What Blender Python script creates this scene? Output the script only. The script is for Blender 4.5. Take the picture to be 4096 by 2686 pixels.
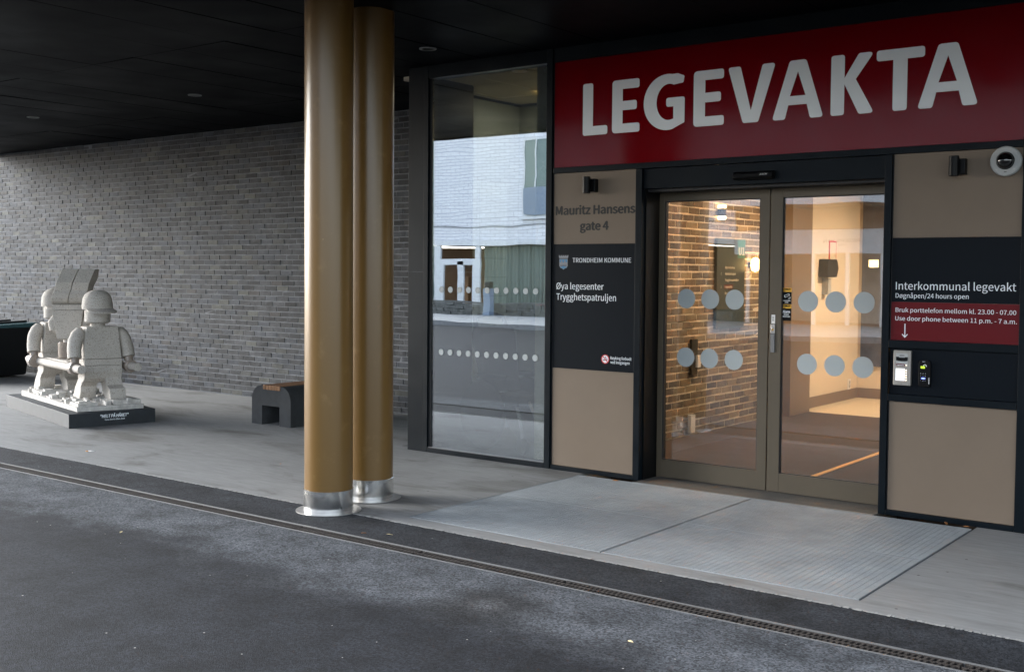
import bpy, bmesh, math, random
from mathutils import Vector, Matrix
random.seed(7)
for o in list(bpy.data.objects):
    bpy.data.objects.remove(o, do_unlink=True)
SC = bpy.context.scene
COL = SC.collection
R = math.radians
# ------------------------------------------------------------------ camera
CAMZ = 1.6
YAW, PITCH, ROLL = -0.650368648, -0.0413504214, 0.00766794447
FPX = 4526.46673 / 4096.0
fwd = Vector((math.sin(YAW) * math.cos(PITCH), math.cos(YAW) * math.cos(PITCH), math.sin(PITCH)))
rt = Vector((math.cos(YAW), -math.sin(YAW), 0)); up = rt.cross(fwd)
cr = math.cos(ROLL) * rt + math.sin(ROLL) * up
cu = -math.sin(ROLL) * rt + math.cos(ROLL) * up
cam = bpy.data.objects.new('camera', bpy.data.cameras.new('camera'))
COL.objects.link(cam)
cam.matrix_world = Matrix(((cr.x, cu.x, -fwd.x, 0), (cr.y, cu.y, -fwd.y, 0), (cr.z, cu.z, -fwd.z, CAMZ), (0, 0, 0, 1)))
cam.data.sensor_width = 36.0
cam.data.lens = 36.0 * FPX
cam.data.shift_y = -66.8353 / 4096.0
cam.data.clip_end = 1500
cam.data.clip_start = 0.05
SC.camera = cam
# ------------------------------------------------------------------ light
SUN_DIR = Vector((-0.90, -0.27, 0.36)).normalized()      # towards the sun behind the cloud
w = bpy.data.worlds.new('World'); SC.world = w; w.use_nodes = True
nt = w.node_tree; bg = nt.nodes['Background']
sky = nt.nodes.new('ShaderNodeTexSky'); sky.sky_type = 'NISHITA'; sky.sun_disc = False
sky.sun_elevation = math.asin(SUN_DIR.z); sky.sun_rotation = math.atan2(SUN_DIR.x, SUN_DIR.y)
sky.air_density = 1.0; sky.dust_density = 1.0; sky.ozone_density = 3.0
hsv = nt.nodes.new('ShaderNodeHueSaturation'); hsv.inputs['Saturation'].default_value = 0.45   # grey overcast
nt.links.new(sky.outputs[0], hsv.inputs['Color']); nt.links.new(hsv.outputs[0], bg.inputs[0]); bg.inputs[1].default_value = 0.15
sl = bpy.data.lights.new('sun', 'SUN'); sl.energy = 1.4; sl.angle = R(36); sl.color = (0.97, 0.985, 1.0)
so = bpy.data.objects.new('sun', sl); COL.objects.link(so)
so.rotation_euler = SUN_DIR.to_track_quat('Z', 'Y').to_euler()
SC.view_settings.view_transform = 'Standard'; SC.view_settings.look = 'None'
SC.view_settings.exposure = 2.5; SC.view_settings.gamma = 1.0; SC.view_settings.use_curve_mapping = False
SC.cycles.use_denoising = True
SC.cycles.max_bounces = 10; SC.cycles.transparent_max_bounces = 16
SC.cycles.sample_clamp_indirect = 6.0
SC.cycles.caustics_reflective = False; SC.cycles.caustics_refractive = False

# ------------------------------------------------------------------ materials
def mat(name, col, rough=0.6, metal=0.0, spec=0.5, bump=None, var=None, coat=0.0, emit=None, rvar=None, coat_rough=0.1):
    """bump=(scale,strength,dist) noise bump; var=(scale,amount) tone variation; rvar=(scale,amount) roughness variation"""
    m = bpy.data.materials.new(name); m.use_nodes = True
    n = m.node_tree.nodes; l = m.node_tree.links; b = n['Principled BSDF']
    b.inputs['Base Color'].default_value = (*col, 1); b.inputs['Roughness'].default_value = rough
    b.inputs['Metallic'].default_value = metal; b.inputs['Specular IOR Level'].default_value = spec
    b.inputs['Coat Weight'].default_value = coat; b.inputs['Coat Roughness'].default_value = coat_rough
    if emit:
        b.inputs['Emission Color'].default_value = (*emit[0], 1); b.inputs['Emission Strength'].default_value = emit[1]
    if bump or var or rvar:
        g = n.new('ShaderNodeNewGeometry')
    if var:
        t = n.new('ShaderNodeTexNoise'); t.inputs['Scale'].default_value = var[0]; t.inputs['Detail'].default_value = 6; t.inputs['Roughness'].default_value = 0.65
        l.new(g.outputs['Position'], t.inputs['Vector'])
        mr = n.new('ShaderNodeMapRange'); mr.inputs['From Min'].default_value = 0.3; mr.inputs['From Max'].default_value = 0.7
        mr.inputs['To Min'].default_value = 1 - var[1]; mr.inputs['To Max'].default_value = 1 + var[1]
        l.new(t.outputs['Fac'], mr.inputs['Value'])
        h = n.new('ShaderNodeVectorMath'); h.operation = 'SCALE'; h.inputs[0].default_value = col
        l.new(mr.outputs[0], h.inputs['Scale']); l.new(h.outputs[0], b.inputs['Base Color'])
    if rvar:
        t2 = n.new('ShaderNodeTexNoise'); t2.inputs['Scale'].default_value = rvar[0]; t2.inputs['Detail'].default_value = 5
        l.new(g.outputs['Position'], t2.inputs['Vector'])
        mr2 = n.new('ShaderNodeMapRange'); mr2.inputs['From Min'].default_value = 0.3; mr2.inputs['From Max'].default_value = 0.7
        mr2.inputs['To Min'].default_value = rough - rvar[1]; mr2.inputs['To Max'].default_value = rough + rvar[1]
        l.new(t2.outputs['Fac'], mr2.inputs['Value']); l.new(mr2.outputs[0], b.inputs['Roughness'])
    if bump:
        t3 = n.new('ShaderNodeTexNoise'); t3.inputs['Scale'].default_value = bump[0]; t3.inputs['Detail'].default_value = 4
        l.new(g.outputs['Position'], t3.inputs['Vector'])
        bp = n.new('ShaderNodeBump'); bp.inputs['Strength'].default_value = bump[1]; bp.inputs['Distance'].default_value = bump[2]
        l.new(t3.outputs['Fac'], bp.inputs['Height']); l.new(bp.outputs[0], b.inputs['Normal'])
    return m

def glass(name, tint, k, wob, ior=1.6):
    m = bpy.data.materials.new(name); m.use_nodes = True
    n = m.node_tree.nodes; l = m.node_tree.links
    n.remove(n['Principled BSDF']); out = n['Material Output']
    tr = n.new('ShaderNodeBsdfTransparent'); tr.inputs[0].default_value = (*tint, 1)
    gl = n.new('ShaderNodeBsdfGlossy'); gl.inputs['Roughness'].default_value = 0.0; gl.inputs['Color'].default_value = (0.93, 0.96, 1.0, 1)
    gi = n.new('ShaderNodeNewGeometry'); dt = n.new('ShaderNodeVectorMath'); dt.operation = 'DOT_PRODUCT'; l.new(gi.outputs['Incoming'], dt.inputs[0]); l.new(gi.outputs['Normal'], dt.inputs[1])
    ab = n.new('ShaderNodeMath'); ab.operation = 'ABSOLUTE'; l.new(dt.outputs['Value'], ab.inputs[0])
    sb = n.new('ShaderNodeMath'); sb.operation = 'SUBTRACT'; sb.inputs[0].default_value = 1.0; l.new(ab.outputs[0], sb.inputs[1])
    pw = n.new('ShaderNodeMath'); pw.operation = 'POWER'; pw.inputs[1].default_value = 5.0; l.new(sb.outputs[0], pw.inputs[0])
    f0 = k * ((ior - 1) / (ior + 1)) ** 2
    mu = n.new('ShaderNodeMath'); mu.operation = 'MULTIPLY_ADD'; mu.inputs[1].default_value = 1 - f0; mu.inputs[2].default_value = f0; mu.use_clamp = True
    l.new(pw.outputs[0], mu.inputs[0])
    g = n.new('ShaderNodeNewGeometry'); t = n.new('ShaderNodeTexNoise'); t.inputs['Scale'].default_value = 1.7; t.inputs['Detail'].default_value = 2
    mp = n.new('ShaderNodeMapping'); mp.inputs['Scale'].default_value = (0.5, 1, 1.3)
    l.new(g.outputs['Position'], mp.inputs[0]); l.new(mp.outputs[0], t.inputs['Vector'])
    bp = n.new('ShaderNodeBump'); bp.inputs['Strength'].default_value = 1.0; bp.inputs['Distance'].default_value = wob
    l.new(t.outputs['Fac'], bp.inputs['Height']); l.new(bp.outputs[0], gl.inputs['Normal'])
    mx = n.new('ShaderNodeMixShader')
    l.new(mu.outputs[0], mx.inputs[0]); l.new(tr.outputs[0], mx.inputs[1]); l.new(gl.outputs[0], mx.inputs[2]); l.new(mx.outputs[0], out.inputs[0])
    return m

def asphalt_mat():
    m = mat('asphalt', (0.05, 0.052, 0.056), 0.85, spec=0.2)
    n = m.node_tree.nodes; l = m.node_tree.links; b = n['Principled BSDF']
    g = n.new('ShaderNodeNewGeometry'); sep = n.new('ShaderNodeSeparateXYZ'); l.new(g.outputs['Position'], sep.inputs[0])
    big = n.new('ShaderNodeTexNoise'); big.inputs['Scale'].default_value = 1.1; big.inputs['Detail'].default_value = 7; big.inputs['Roughness'].default_value = 0.6; big.inputs['Distortion'].default_value = 0.4
    mp = n.new('ShaderNodeMapping'); mp.inputs['Scale'].default_value = (0.6, 1.3, 1); l.new(g.outputs['Position'], mp.inputs[0]); l.new(mp.outputs[0], big.inputs['Vector'])
    # dusty dry strip beside the drain, dark driven lane further out
    a = n.new('ShaderNodeMath'); a.operation = 'MULTIPLY_ADD'; a.inputs[1].default_value = 1.9; l.new(big.outputs['Fac'], a.inputs[0]); l.new(sep.outputs['Y'], a.inputs[2])
    lane = n.new('ShaderNodeMapRange'); lane.interpolation_type = 'SMOOTHSTEP'; lane.inputs['From Min'].default_value = 4.62; lane.inputs['From Max'].default_value = 5.25; l.new(a.outputs[0], lane.inputs['Value'])
    new = n.new('ShaderNodeMapRange'); new.inputs['From Min'].default_value = 4.76; new.inputs['From Max'].default_value = 4.78; new.inputs['To Min'].default_value = 1; new.inputs['To Max'].default_value = 0.22; l.new(sep.outputs['Y'], new.inputs['Value'])
    dust = n.new('ShaderNodeMath'); dust.operation = 'MULTIPLY'; l.new(lane.outputs[0], dust.inputs[0]); l.new(new.outputs[0], dust.inputs[1])
    mid = n.new('ShaderNodeTexNoise'); mid.inputs['Scale'].default_value = 3.4; mid.inputs['Detail'].default_value = 8; mid.inputs['Roughness'].default_value = 0.7; l.new(g.outputs['Position'], mid.inputs['Vector'])
    mm = n.new('ShaderNodeMapRange'); mm.inputs['From Min'].default_value = 0.3; mm.inputs['From Max'].default_value = 0.7; mm.inputs['To Min'].default_value = 0.42; mm.inputs['To Max'].default_value = 1.6; l.new(mid.outputs['Fac'], mm.inputs['Value'])
    grit = n.new('ShaderNodeTexVoronoi'); grit.inputs['Scale'].default_value = 110; l.new(g.outputs['Position'], grit.inputs['Vector'])
    gm = n.new('ShaderNodeMapRange'); gm.inputs['From Min'].default_value = 0.0; gm.inputs['From Max'].default_value = 1.0; gm.inputs['To Min'].default_value = 0.40; gm.inputs['To Max'].default_value = 1.75
    gs = n.new('ShaderNodeSeparateColor'); l.new(grit.outputs['Color'], gs.inputs[0]); l.new(gs.outputs[0], gm.inputs['Value'])
    mx = n.new('ShaderNodeMix'); mx.data_type = 'RGBA'; mx.inputs[6].default_value = (0.0100, 0.0112, 0.0140, 1); mx.inputs[7].default_value = (0.057, 0.061, 0.067, 1); l.new(dust.outputs[0], mx.inputs[0])
    # oil ring stain
    ds = n.new('ShaderNodeVectorMath'); ds.operation = 'DISTANCE'; ds.inputs[1].default_value = (-3.36, 4.22, 0); l.new(g.outputs['Position'], ds.inputs[0])
    dn = n.new('ShaderNodeMath'); dn.operation = 'MULTIPLY_ADD'; dn.inputs[1].default_value = 0.16; l.new(mid.outputs['Fac'], dn.inputs[0]); l.new(ds.outputs['Value'], dn.inputs[2])
    rg = n.new('ShaderNodeValToRGB'); cr_ = rg.color_ramp
    cr_.elements[0].position = 0.10; cr_.elements[0].color = (1.15, 1.1, 1.05, 1); cr_.elements[1].position = 0.44; cr_.elements[1].color = (1, 1, 1, 1)
    e1 = cr_.elements.new(0.20); e1.color = (0.5, 0.48, 0.46, 1); e2 = cr_.elements.new(0.30); e2.color = (0.56, 0.55, 0.54, 1)
    l.new(dn.outputs[0], rg.inputs[0])
    pr = n.new('ShaderNodeMath'); pr.operation = 'MULTIPLY'; l.new(mm.outputs[0], pr.inputs[0]); l.new(gm.outputs[0], pr.inputs[1])
    v1 = n.new('ShaderNodeVectorMath'); v1.operation = 'SCALE'; l.new(mx.outputs[2], v1.inputs[0]); l.new(pr.outputs[0], v1.inputs['Scale'])
    v2 = n.new('ShaderNodeVectorMath'); v2.operation = 'MULTIPLY'; l.new(v1.outputs[0], v2.inputs[0]); l.new(rg.outputs[0], v2.inputs[1])
    # pale chips
    ch = n.new('ShaderNodeTexVoronoi'); ch.inputs['Scale'].default_value = 26; l.new(g.outputs['Position'], ch.inputs['Vector'])
    cs = n.new('ShaderNodeSeparateColor'); l.new(ch.outputs['Color'], cs.inputs[0])
    c1 = n.new('ShaderNodeMath'); c1.operation = 'GREATER_THAN'; c1.inputs[1].default_value = 0.975; l.new(cs.outputs[1], c1.inputs[0])
    c2 = n.new('ShaderNodeMath'); c2.operation = 'LESS_THAN'; c2.inputs[1].default_value = 0.12; l.new(ch.outputs['Distance'], c2.inputs[0])
    c3 = n.new('ShaderNodeMath'); c3.operation = 'MULTIPLY'; l.new(c1.outputs[0], c3.inputs[0]); l.new(c2.outputs[0], c3.inputs[1])
    m2 = n.new('ShaderNodeMix'); m2.data_type = 'RGBA'; m2.inputs[7].default_value = (0.3, 0.29, 0.27, 1); l.new(c3.outputs[0], m2.inputs[0]); l.new(v2.outputs[0], m2.inputs[6])
    l.new(m2.outputs[2], b.inputs['Base Color'])
    bn = n.new('ShaderNodeBump'); bn.inputs['Strength'].default_value = 0.8; bn.inputs['Distance'].default_value = 0.004
    gr2 = n.new('ShaderNodeTexNoise'); gr2.inputs['Scale'].default_value = 150; gr2.inputs['Detail'].default_value = 2; l.new(g.outputs['Position'], gr2.inputs['Vector'])
    l.new(gr2.outputs['Fac'], bn.inputs['Height']); l.new(bn.outputs[0], b.inputs['Normal'])
    return m

def concrete_mat(name, base, warm):
    m = mat(name, base, 0.7)
    n = m.node_tree.nodes; l = m.node_tree.links; b = n['Principled BSDF']
    g = n.new('ShaderNodeNewGeometry')
    mp = n.new('ShaderNodeMapping'); mp.inputs['Scale'].default_value = (0.55, 1.2, 1); l.new(g.outputs['Position'], mp.inputs[0])
    a = n.new('ShaderNodeTexNoise'); a.inputs['Scale'].default_value = 1.6; a.inputs['Detail'].default_value = 9; a.inputs['Roughness'].default_value = 0.62; a.inputs['Distortion'].default_value = 0.8; l.new(mp.outputs[0], a.inputs['Vector'])
    r = n.new('ShaderNodeValToRGB'); r.color_ramp.elements[0].position = 0.32; r.color_ramp.elements[0].color = (base[0] * .55, base[1] * .53, base[2] * .5, 1)
    r.color_ramp.elements[1].position = 0.66; r.color_ramp.elements[1].color = (base[0] * 1.12, base[1] * 1.12, base[2] * 1.12, 1)
    e = r.color_ramp.elements.new(0.47); e.color = (*base, 1); l.new(a.outputs['Fac'], r.inputs[0])
    s = n.new('ShaderNodeTexNoise'); s.inputs['Scale'].default_value = 16; s.inputs['Detail'].default_value = 6; s.inputs['Roughness'].default_value = 0.7
    mp2 = n.new('ShaderNodeMapping'); mp2.inputs['Scale'].default_value = (0.25, 1.6, 1); mp2.inputs['Rotation'].default_value = (0, 0, 0.25); l.new(g.outputs['Position'], mp2.inputs[0]); l.new(mp2.outputs[0], s.inputs['Vector'])
    mr = n.new('ShaderNodeMapRange'); mr.inputs['From Min'].default_value = 0.3; mr.inputs['From Max'].default_value = 0.7; mr.inputs['To Min'].default_value = 0.82; mr.inputs['To Max'].default_value = 1.16; l.new(s.outputs['Fac'], mr.inputs['Value'])
    v = n.new('ShaderNodeVectorMath'); v.operation = 'SCALE'; l.new(r.outputs[0], v.inputs[0]); l.new(mr.outputs[0], v.inputs['Scale'])
    # small dark spots
    vo = n.new('ShaderNodeTexVoronoi'); vo.inputs['Scale'].default_value = 9; l.new(g.outputs['Position'], vo.inputs['Vector'])
    cs = n.new('ShaderNodeSeparateColor'); l.new(vo.outputs['Color'], cs.inputs[0])
    c1 = n.new('ShaderNodeMath'); c1.operation = 'GREATER_THAN'; c1.inputs[1].default_value = 0.86; l.new(cs.outputs[0], c1.inputs[0])
    c2 = n.new('ShaderNodeMath'); c2.operation = 'LESS_THAN'; c2.inputs[1].default_value = 0.07; l.new(vo.outputs['Distance'], c2.inputs[0])
    c3 = n.new('ShaderNodeMath'); c3.operation = 'MULTIPLY'; l.new(c1.outputs[0], c3.inputs[0]); l.new(c2.outputs[0], c3.inputs[1])
    m2 = n.new('ShaderNodeMix'); m2.data_type = 'RGBA'; m2.inputs[7].default_value = (0.06, 0.055, 0.05, 1); l.new(c3.outputs[0], m2.inputs[0]); l.new(v.outputs[0], m2.inputs[6])
    l.new(m2.outputs[2], b.inputs['Base Color'])
    bp = n.new('ShaderNodeBump'); bp.inputs['Strength'].default_value = 0.35; bp.inputs['Distance'].default_value = 0.004
    l.new(s.outputs['Fac'], bp.inputs['Height']); l.new(bp.outputs[0], b.inputs['Normal'])
    return m

def brick_mat(name, col, pale):
    """one brick tone: cloudy face with pale salt bloom"""
    m = mat(name, col, 0.82)
    n = m.node_tree.nodes; l = m.node_tree.links; b = n['Principled BSDF']
    g = n.new('ShaderNodeNewGeometry')
    a = n.new('ShaderNodeTexNoise'); a.inputs['Scale'].default_value = 9; a.inputs['Detail'].default_value = 8; a.inputs['Roughness'].default_value = 0.7; l.new(g.outputs['Position'], a.inputs['Vector'])
    r = n.new('ShaderNodeValToRGB'); r.color_ramp.elements[0].position = 0.3; r.color_ramp.elements[0].color = tuple(c * .6 for c in col) + (1,)
    r.color_ramp.elements[1].position = 0.75; r.color_ramp.elements[1].color = tuple(c + (p - c) * .45 for c, p in zip(col, pale)) + (1,)
    e = r.color_ramp.elements.new(0.5); e.color = (*col, 1); l.new(a.outputs['Fac'], r.inputs[0])
    wz = n.new('ShaderNodeTexNoise'); wz.inputs['Scale'].default_value = 1.3; wz.inputs['Detail'].default_value = 5; l.new(g.outputs['Position'], wz.inputs['Vector'])
    wm = n.new('ShaderNodeMapRange'); wm.inputs['From Min'].default_value = .3; wm.inputs['From Max'].default_value = .7; wm.inputs['To Min'].default_value = .78; wm.inputs['To Max'].default_value = 1.25; l.new(wz.outputs['Fac'], wm.inputs['Value'])
    ws = n.new('ShaderNodeVectorMath'); ws.operation = 'SCALE'; l.new(r.outputs[0], ws.inputs[0]); l.new(wm.outputs[0], ws.inputs['Scale'])
    # white salt bloom in blotches
    sb = n.new('ShaderNodeTexNoise'); sb.inputs['Scale'].default_value = 3.1; sb.inputs['Detail'].default_value = 9; sb.inputs['Roughness'].default_value = .75; l.new(g.outputs['Position'], sb.inputs['Vector'])
    sm = n.new('ShaderNodeMapRange'); sm.inputs['From Min'].default_value = .60; sm.inputs['From Max'].default_value = .74; sm.inputs['To Max'].default_value = .5; l.new(sb.outputs['Fac'], sm.inputs['Value'])
    sx_ = n.new('ShaderNodeMix'); sx_.data_type = 'RGBA'; sx_.inputs[7].default_value = (*pale, 1); l.new(sm.outputs[0], sx_.inputs[0]); l.new(ws.outputs[0], sx_.inputs[6]); l.new(sx_.outputs[2], b.inputs['Base Color'])
    t = n.new('ShaderNodeTexNoise'); t.inputs['Scale'].default_value = 70; t.inputs['Detail'].default_value = 4; l.new(g.outputs['Position'], t.inputs['Vector'])
    bp = n.new('ShaderNodeBump'); bp.inputs['Strength'].default_value = 0.6; bp.inputs['Distance'].default_value = 0.004; l.new(t.outputs['Fac'], bp.inputs['Height']); l.new(bp.outputs[0], b.inputs['Normal'])
    return m

M = {}
M['asphalt'] = asphalt_mat()
M['concrete'] = concrete_mat('concrete', (0.2201, 0.2201, 0.2144), 0)
M['edge'] = mat('concrete_edge', (0.2982, 0.2911, 0.2769), 0.85, var=(30, .3))
M['black'] = mat('black_plastic', (0.003, 0.003, 0.0035), 0.4, spec=.15)
M['pit'] = mat('dark_pit', (0.012, 0.011, 0.010), 0.9)
M['navy'] = mat('navy_powder_coat', (0.0021, 0.0048, 0.0075), 0.40, spec=0.14, var=(3, .15), rvar=(5, .08))
M['navy2'] = mat('navy_sheet', (0.0018, 0.0040, 0.0071), 0.40, spec=0.12, bump=(400, .1, .001))
M['gasket'] = mat('black_gasket', (0.005, 0.005, 0.006), 0.6)
M['beige'] = mat('beige_coated_panel', (0.168, 0.128, 0.094), 0.45, spec=0.25, bump=(330, .12, .001), var=(1.4, .06), rvar=(3, .05))
M['red'] = mat('red_sign_sheet', (0.150, 0.0, 0.003), 0.15, spec=0.22, bump=(260, .05, .001), rvar=(4, .04))
M['red2'] = mat('red_film', (0.0994, 0.0000, 0.0028), 0.4, spec=.25)
M['white'] = mat('white_film', (0.78, 0.81, 0.84), 0.5)
M['whitepaint'] = mat('white_paint', (0.75, 0.76, 0.76), 0.5, var=(8, .05))
M['dotfilm'] = mat('pale_grey_film', (0.3550, 0.3834, 0.3834), 0.55)
M['ink'] = mat('dark_grey_film', (0.018, 0.018, 0.017), 0.5, spec=.3)
M['soffit'] = mat('black_soffit_panel', (0.0025, 0.0032, 0.0043), 0.5, spec=0.03, rvar=(1.2, .08))
M['gold'] = mat('gold_paint', (0.1462, 0.0799, 0.0209), 0.30, spec=0.5, bump=(150, .10, .001), var=(1.2, .03))
def speck(m):
    n = m.node_tree.nodes; l = m.node_tree.links; b = n['Principled BSDF']; src = b.inputs['Base Color'].links[0].from_socket
    g = n.new('ShaderNodeNewGeometry'); v = n.new('ShaderNodeTexVoronoi'); v.inputs['Scale'].default_value = 16; l.new(g.outputs['Position'], v.inputs['Vector'])
    c = n.new('ShaderNodeSeparateColor'); l.new(v.outputs['Color'], c.inputs[0])
    a = n.new('ShaderNodeMath'); a.operation = 'GREATER_THAN'; a.inputs[1].default_value = .9; l.new(c.outputs[0], a.inputs[0])
    d = n.new('ShaderNodeMath'); d.operation = 'LESS_THAN'; d.inputs[1].default_value = .06; l.new(v.outputs['Distance'], d.inputs[0])
    e = n.new('ShaderNodeMath'); e.operation = 'MULTIPLY'; l.new(a.outputs[0], e.inputs[0]); l.new(d.outputs[0], e.inputs[1])
    # scuffed, dusty foot
    s = n.new('ShaderNodeSeparateXYZ'); l.new(g.outputs['Position'], s.inputs[0]); t = n.new('ShaderNodeTexNoise'); t.inputs['Scale'].default_value = 7; t.inputs['Detail'].default_value = 8; t.inputs['Roughness'].default_value = .75; l.new(g.outputs['Position'], t.inputs['Vector'])
    k = n.new('ShaderNodeMapRange'); k.inputs['From Min'].default_value = .57; k.inputs['From Max'].default_value = .75; k.inputs['To Max'].default_value = .35; l.new(t.outputs['Fac'], k.inputs['Value'])
    u = n.new('ShaderNodeMath'); u.operation = 'MAXIMUM'; l.new(e.outputs[0], u.inputs[0]); l.new(k.outputs[0], u.inputs[1])
    x = n.new('ShaderNodeMix'); x.data_type = 'RGBA'; x.inputs[7].default_value = (.30, .19, .08, 1); l.new(u.outputs[0], x.inputs[0]); l.new(src, x.inputs[6]); l.new(x.outputs[2], b.inputs['Base Color'])
speck(M['gold'])
M['steel'] = mat('brushed_steel', (0.82, 0.82, 0.80), 0.2, metal=1.0, bump=(30, .06, .004), rvar=(14, .07))
M['steel2'] = mat('dull_steel', (0.42, 0.41, 0.40), 0.48, metal=0.85, var=(20, .15))
M['galv'] = mat('galvanised_steel', (0.2556, 0.2733, 0.2804), 0.6, metal=0.3, var=(3, .14), rvar=(9, .1))
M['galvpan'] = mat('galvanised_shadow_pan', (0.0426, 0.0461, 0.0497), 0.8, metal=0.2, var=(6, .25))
M['alu'] = mat('aluminium_strip', (0.1704, 0.1704, 0.1704), 0.5, metal=0.5)
M['iron'] = mat('rusty_cast_iron', (0.0298, 0.0234, 0.0192), 0.8, metal=0.1, var=(14, .6), bump=(150, .6, .003))
M['bronze'] = mat('bronze_anodised', (0.0887, 0.0710, 0.0483), 0.45, metal=0.25, bump=(500, .08, .001), var=(2, .08))
M['lightgrey'] = mat('light_grey_plastic', (0.3692, 0.3763, 0.3692), 0.5)
M['dome'] = mat('smoked_dome', (0.004, 0.004, 0.004), 0.05, spec=0.8)
M['benchcon'] = mat('dark_cast_concrete', (0.0284, 0.0312, 0.0341), 0.8, var=(9, .25), bump=(120, .3, .003))
M['slat'] = mat('oiled_hardwood', (0.2250, 0.0997, 0.0360), 0.55, var=(22, .35))
def speckled_stone():
    m = mat('speckled_pale_granite', (0.46, 0.41, 0.35), 0.75)
    n = m.node_tree.nodes; l = m.node_tree.links; b = n['Principled BSDF']
    g = n.new('ShaderNodeNewGeometry'); v = n.new('ShaderNodeTexVoronoi'); v.inputs['Scale'].default_value = 170; l.new(g.outputs['Position'], v.inputs['Vector'])
    s = n.new('ShaderNodeSeparateColor'); l.new(v.outputs['Color'], s.inputs[0])
    r = n.new('ShaderNodeValToRGB'); r.color_ramp.elements[0].position = 0.02; r.color_ramp.elements[0].color = (0.19, 0.165, 0.135, 1); r.color_ramp.elements[1].position = 0.14; r.color_ramp.elements[1].color = (0.42, 0.385, 0.34, 1)
    e = r.color_ramp.elements.new(0.95); e.color = (0.47, 0.435, 0.39, 1); l.new(s.outputs[0], r.inputs[0])
    t = n.new('ShaderNodeTexNoise'); t.inputs['Scale'].default_value = 5; l.new(g.outputs['Position'], t.inputs['Vector'])
    mr = n.new('ShaderNodeMapRange'); mr.inputs['To Min'].default_value = 0.8; mr.inputs['To Max'].default_value = 1.2; l.new(t.outputs['Fac'], mr.inputs['Value'])
    sc = n.new('ShaderNodeVectorMath'); sc.operation = 'SCALE'; l.new(r.outputs[0], sc.inputs[0]); l.new(mr.outputs[0], sc.inputs['Scale']); l.new(sc.outputs[0], b.inputs['Base Color'])
    return m
M['stone'] = speckled_stone()
M['stonew'] = mat('rough_pale_stone', (0.4828, 0.4615, 0.4260), 0.9, var=(20, .25), bump=(60, .7, .008))
M['polish'] = mat('polished_stone', (0.2556, 0.2130, 0.1775), 0.18, var=(60, .2))
M['plinth'] = mat('slate_plinth', (0.0156, 0.0199, 0.0241), 0.7, var=(8, .3))
M['bin'] = mat('dark_bin_plastic', (0.004, 0.005, 0.006), 0.5)
M['binlid_lit'] = mat('teal_lit_bin_lid', (0.03, 0.085, 0.095), 0.22, spec=0.7)  # teal light falling on the dark lid, put into its base colour
M['mortar'] = mat('grey_mortar', (0.1680, 0.1742, 0.1860), 0.9, var=(12, .25), bump=(90, .5, .003))
M['mortar_in'] = mat('warm_mortar', (0.68, 0.58, 0.44), 0.9, var=(12, .2), bump=(90, .5, .003))
TONES = [((0.0201, 0.0210, 0.0229), 4), ((0.0312, 0.0321, 0.0340), 6), ((0.0424, 0.0443, 0.0483), 5), ((0.0379, 0.0430, 0.0520), 5), ((0.0524, 0.0530, 0.0471), 2), ((0.0836, 0.0844, 0.0712), 1), ((0.0112, 0.0116, 0.0130), 2), ((0.0435, 0.0385, 0.0347), 1)]
BR = [brick_mat('grey_brick', c, (0.15, 0.155, 0.165)) for c, _ in TONES]
BRW = [k for k, (_, n_) in enumerate(TONES) for _ in range(n_)]
TONES_IN = [((0.19, 0.140, 0.085), 4), ((0.14, 0.105, 0.072), 4), ((0.09, 0.072, 0.056), 3), ((0.24, 0.185, 0.115), 2), ((0.13, 0.115, 0.10), 1)]
BRI = [brick_mat('brown_brick', c, (0.36, 0.30, 0.22)) for c, _ in TONES_IN]
BRIW = [k for k, (_, n_) in enumerate(TONES_IN) for _ in range(n_)]
M['winglass'] = glass('reflective_window_glass', (0.80, 0.86, 0.86), 7.6, 0.0007)
M['doorglass'] = glass('clear_door_glass', (0.93, 0.93, 0.92), 2.6, 0.0006)
M['farglass'] = mat('far_window_glass', (0.10, 0.13, 0.125), 0.06, spec=0.9)
M['curtain'] = mat('green_grey_curtain', (0.20, 0.24, 0.20), 0.9)
M['wallin'] = mat('warm_beige_paint', (0.64, 0.55, 0.43), 0.7, var=(1, .04))
M['greywall'] = mat('grey_green_wall', (0.30, 0.33, 0.32), 0.8)
M['carpet'] = mat('brown_ribbed_carpet', (0.055, 0.037, 0.026), 0.95, var=(60, .35), bump=(120, .8, .004))
M['linoleum'] = mat('beige_linoleum', (0.55, 0.46, 0.32), 0.4, var=(12, .08))
M['skirt'] = mat('brown_skirting', (0.20, 0.145, 0.10), 0.5)
M['orange'] = mat('orange_guide_strip', (0.75, 0.42, 0.07), 0.5)
M['boardgreen'] = mat('dark_green_board', (0.022, 0.035, 0.028), 0.35)
M['teal'] = mat('teal_film', (0.02, 0.16, 0.12), 0.45)
M['cream'] = mat('cream_film', (0.62, 0.55, 0.42), 0.5)
M['glow'] = mat('warm_lamp_glow', (1, .7, .35), 0.5, emit=((1.0, 0.66, 0.26), 2.8))
M['lampface'] = mat('unlit_lamp_glass', (0.45, 0.46, 0.47), 0.3)
M['yellow'] = mat('yellow_film', (0.70, 0.38, 0.02), 0.5)
M['lcd'] = mat('lit_lcd', (0.3, 0.5, 0.02), 0.4, emit=((0.45, 0.75, 0.03), 0.22))
M['blueled'] = mat('blue_led', (0.1, 0.1, 0.9), 0.4, emit=((0.08, 0.12, 1.0), 1.5))
M['btn'] = mat('lit_button', (0.9, 0.8, 0.65), 0.4, emit=((1.0, 0.80, 0.58), 0.35))
M['crestblue'] = mat('crest_blue', (0.0568, 0.2130, 0.3905), 0.5)
M['crestgrey'] = mat('crest_grey', (0.2343, 0.2414, 0.2556), 0.5)
M['signred'] = mat('prohibition_red', (0.60, 0.02, 0.02), 0.5)
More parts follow.
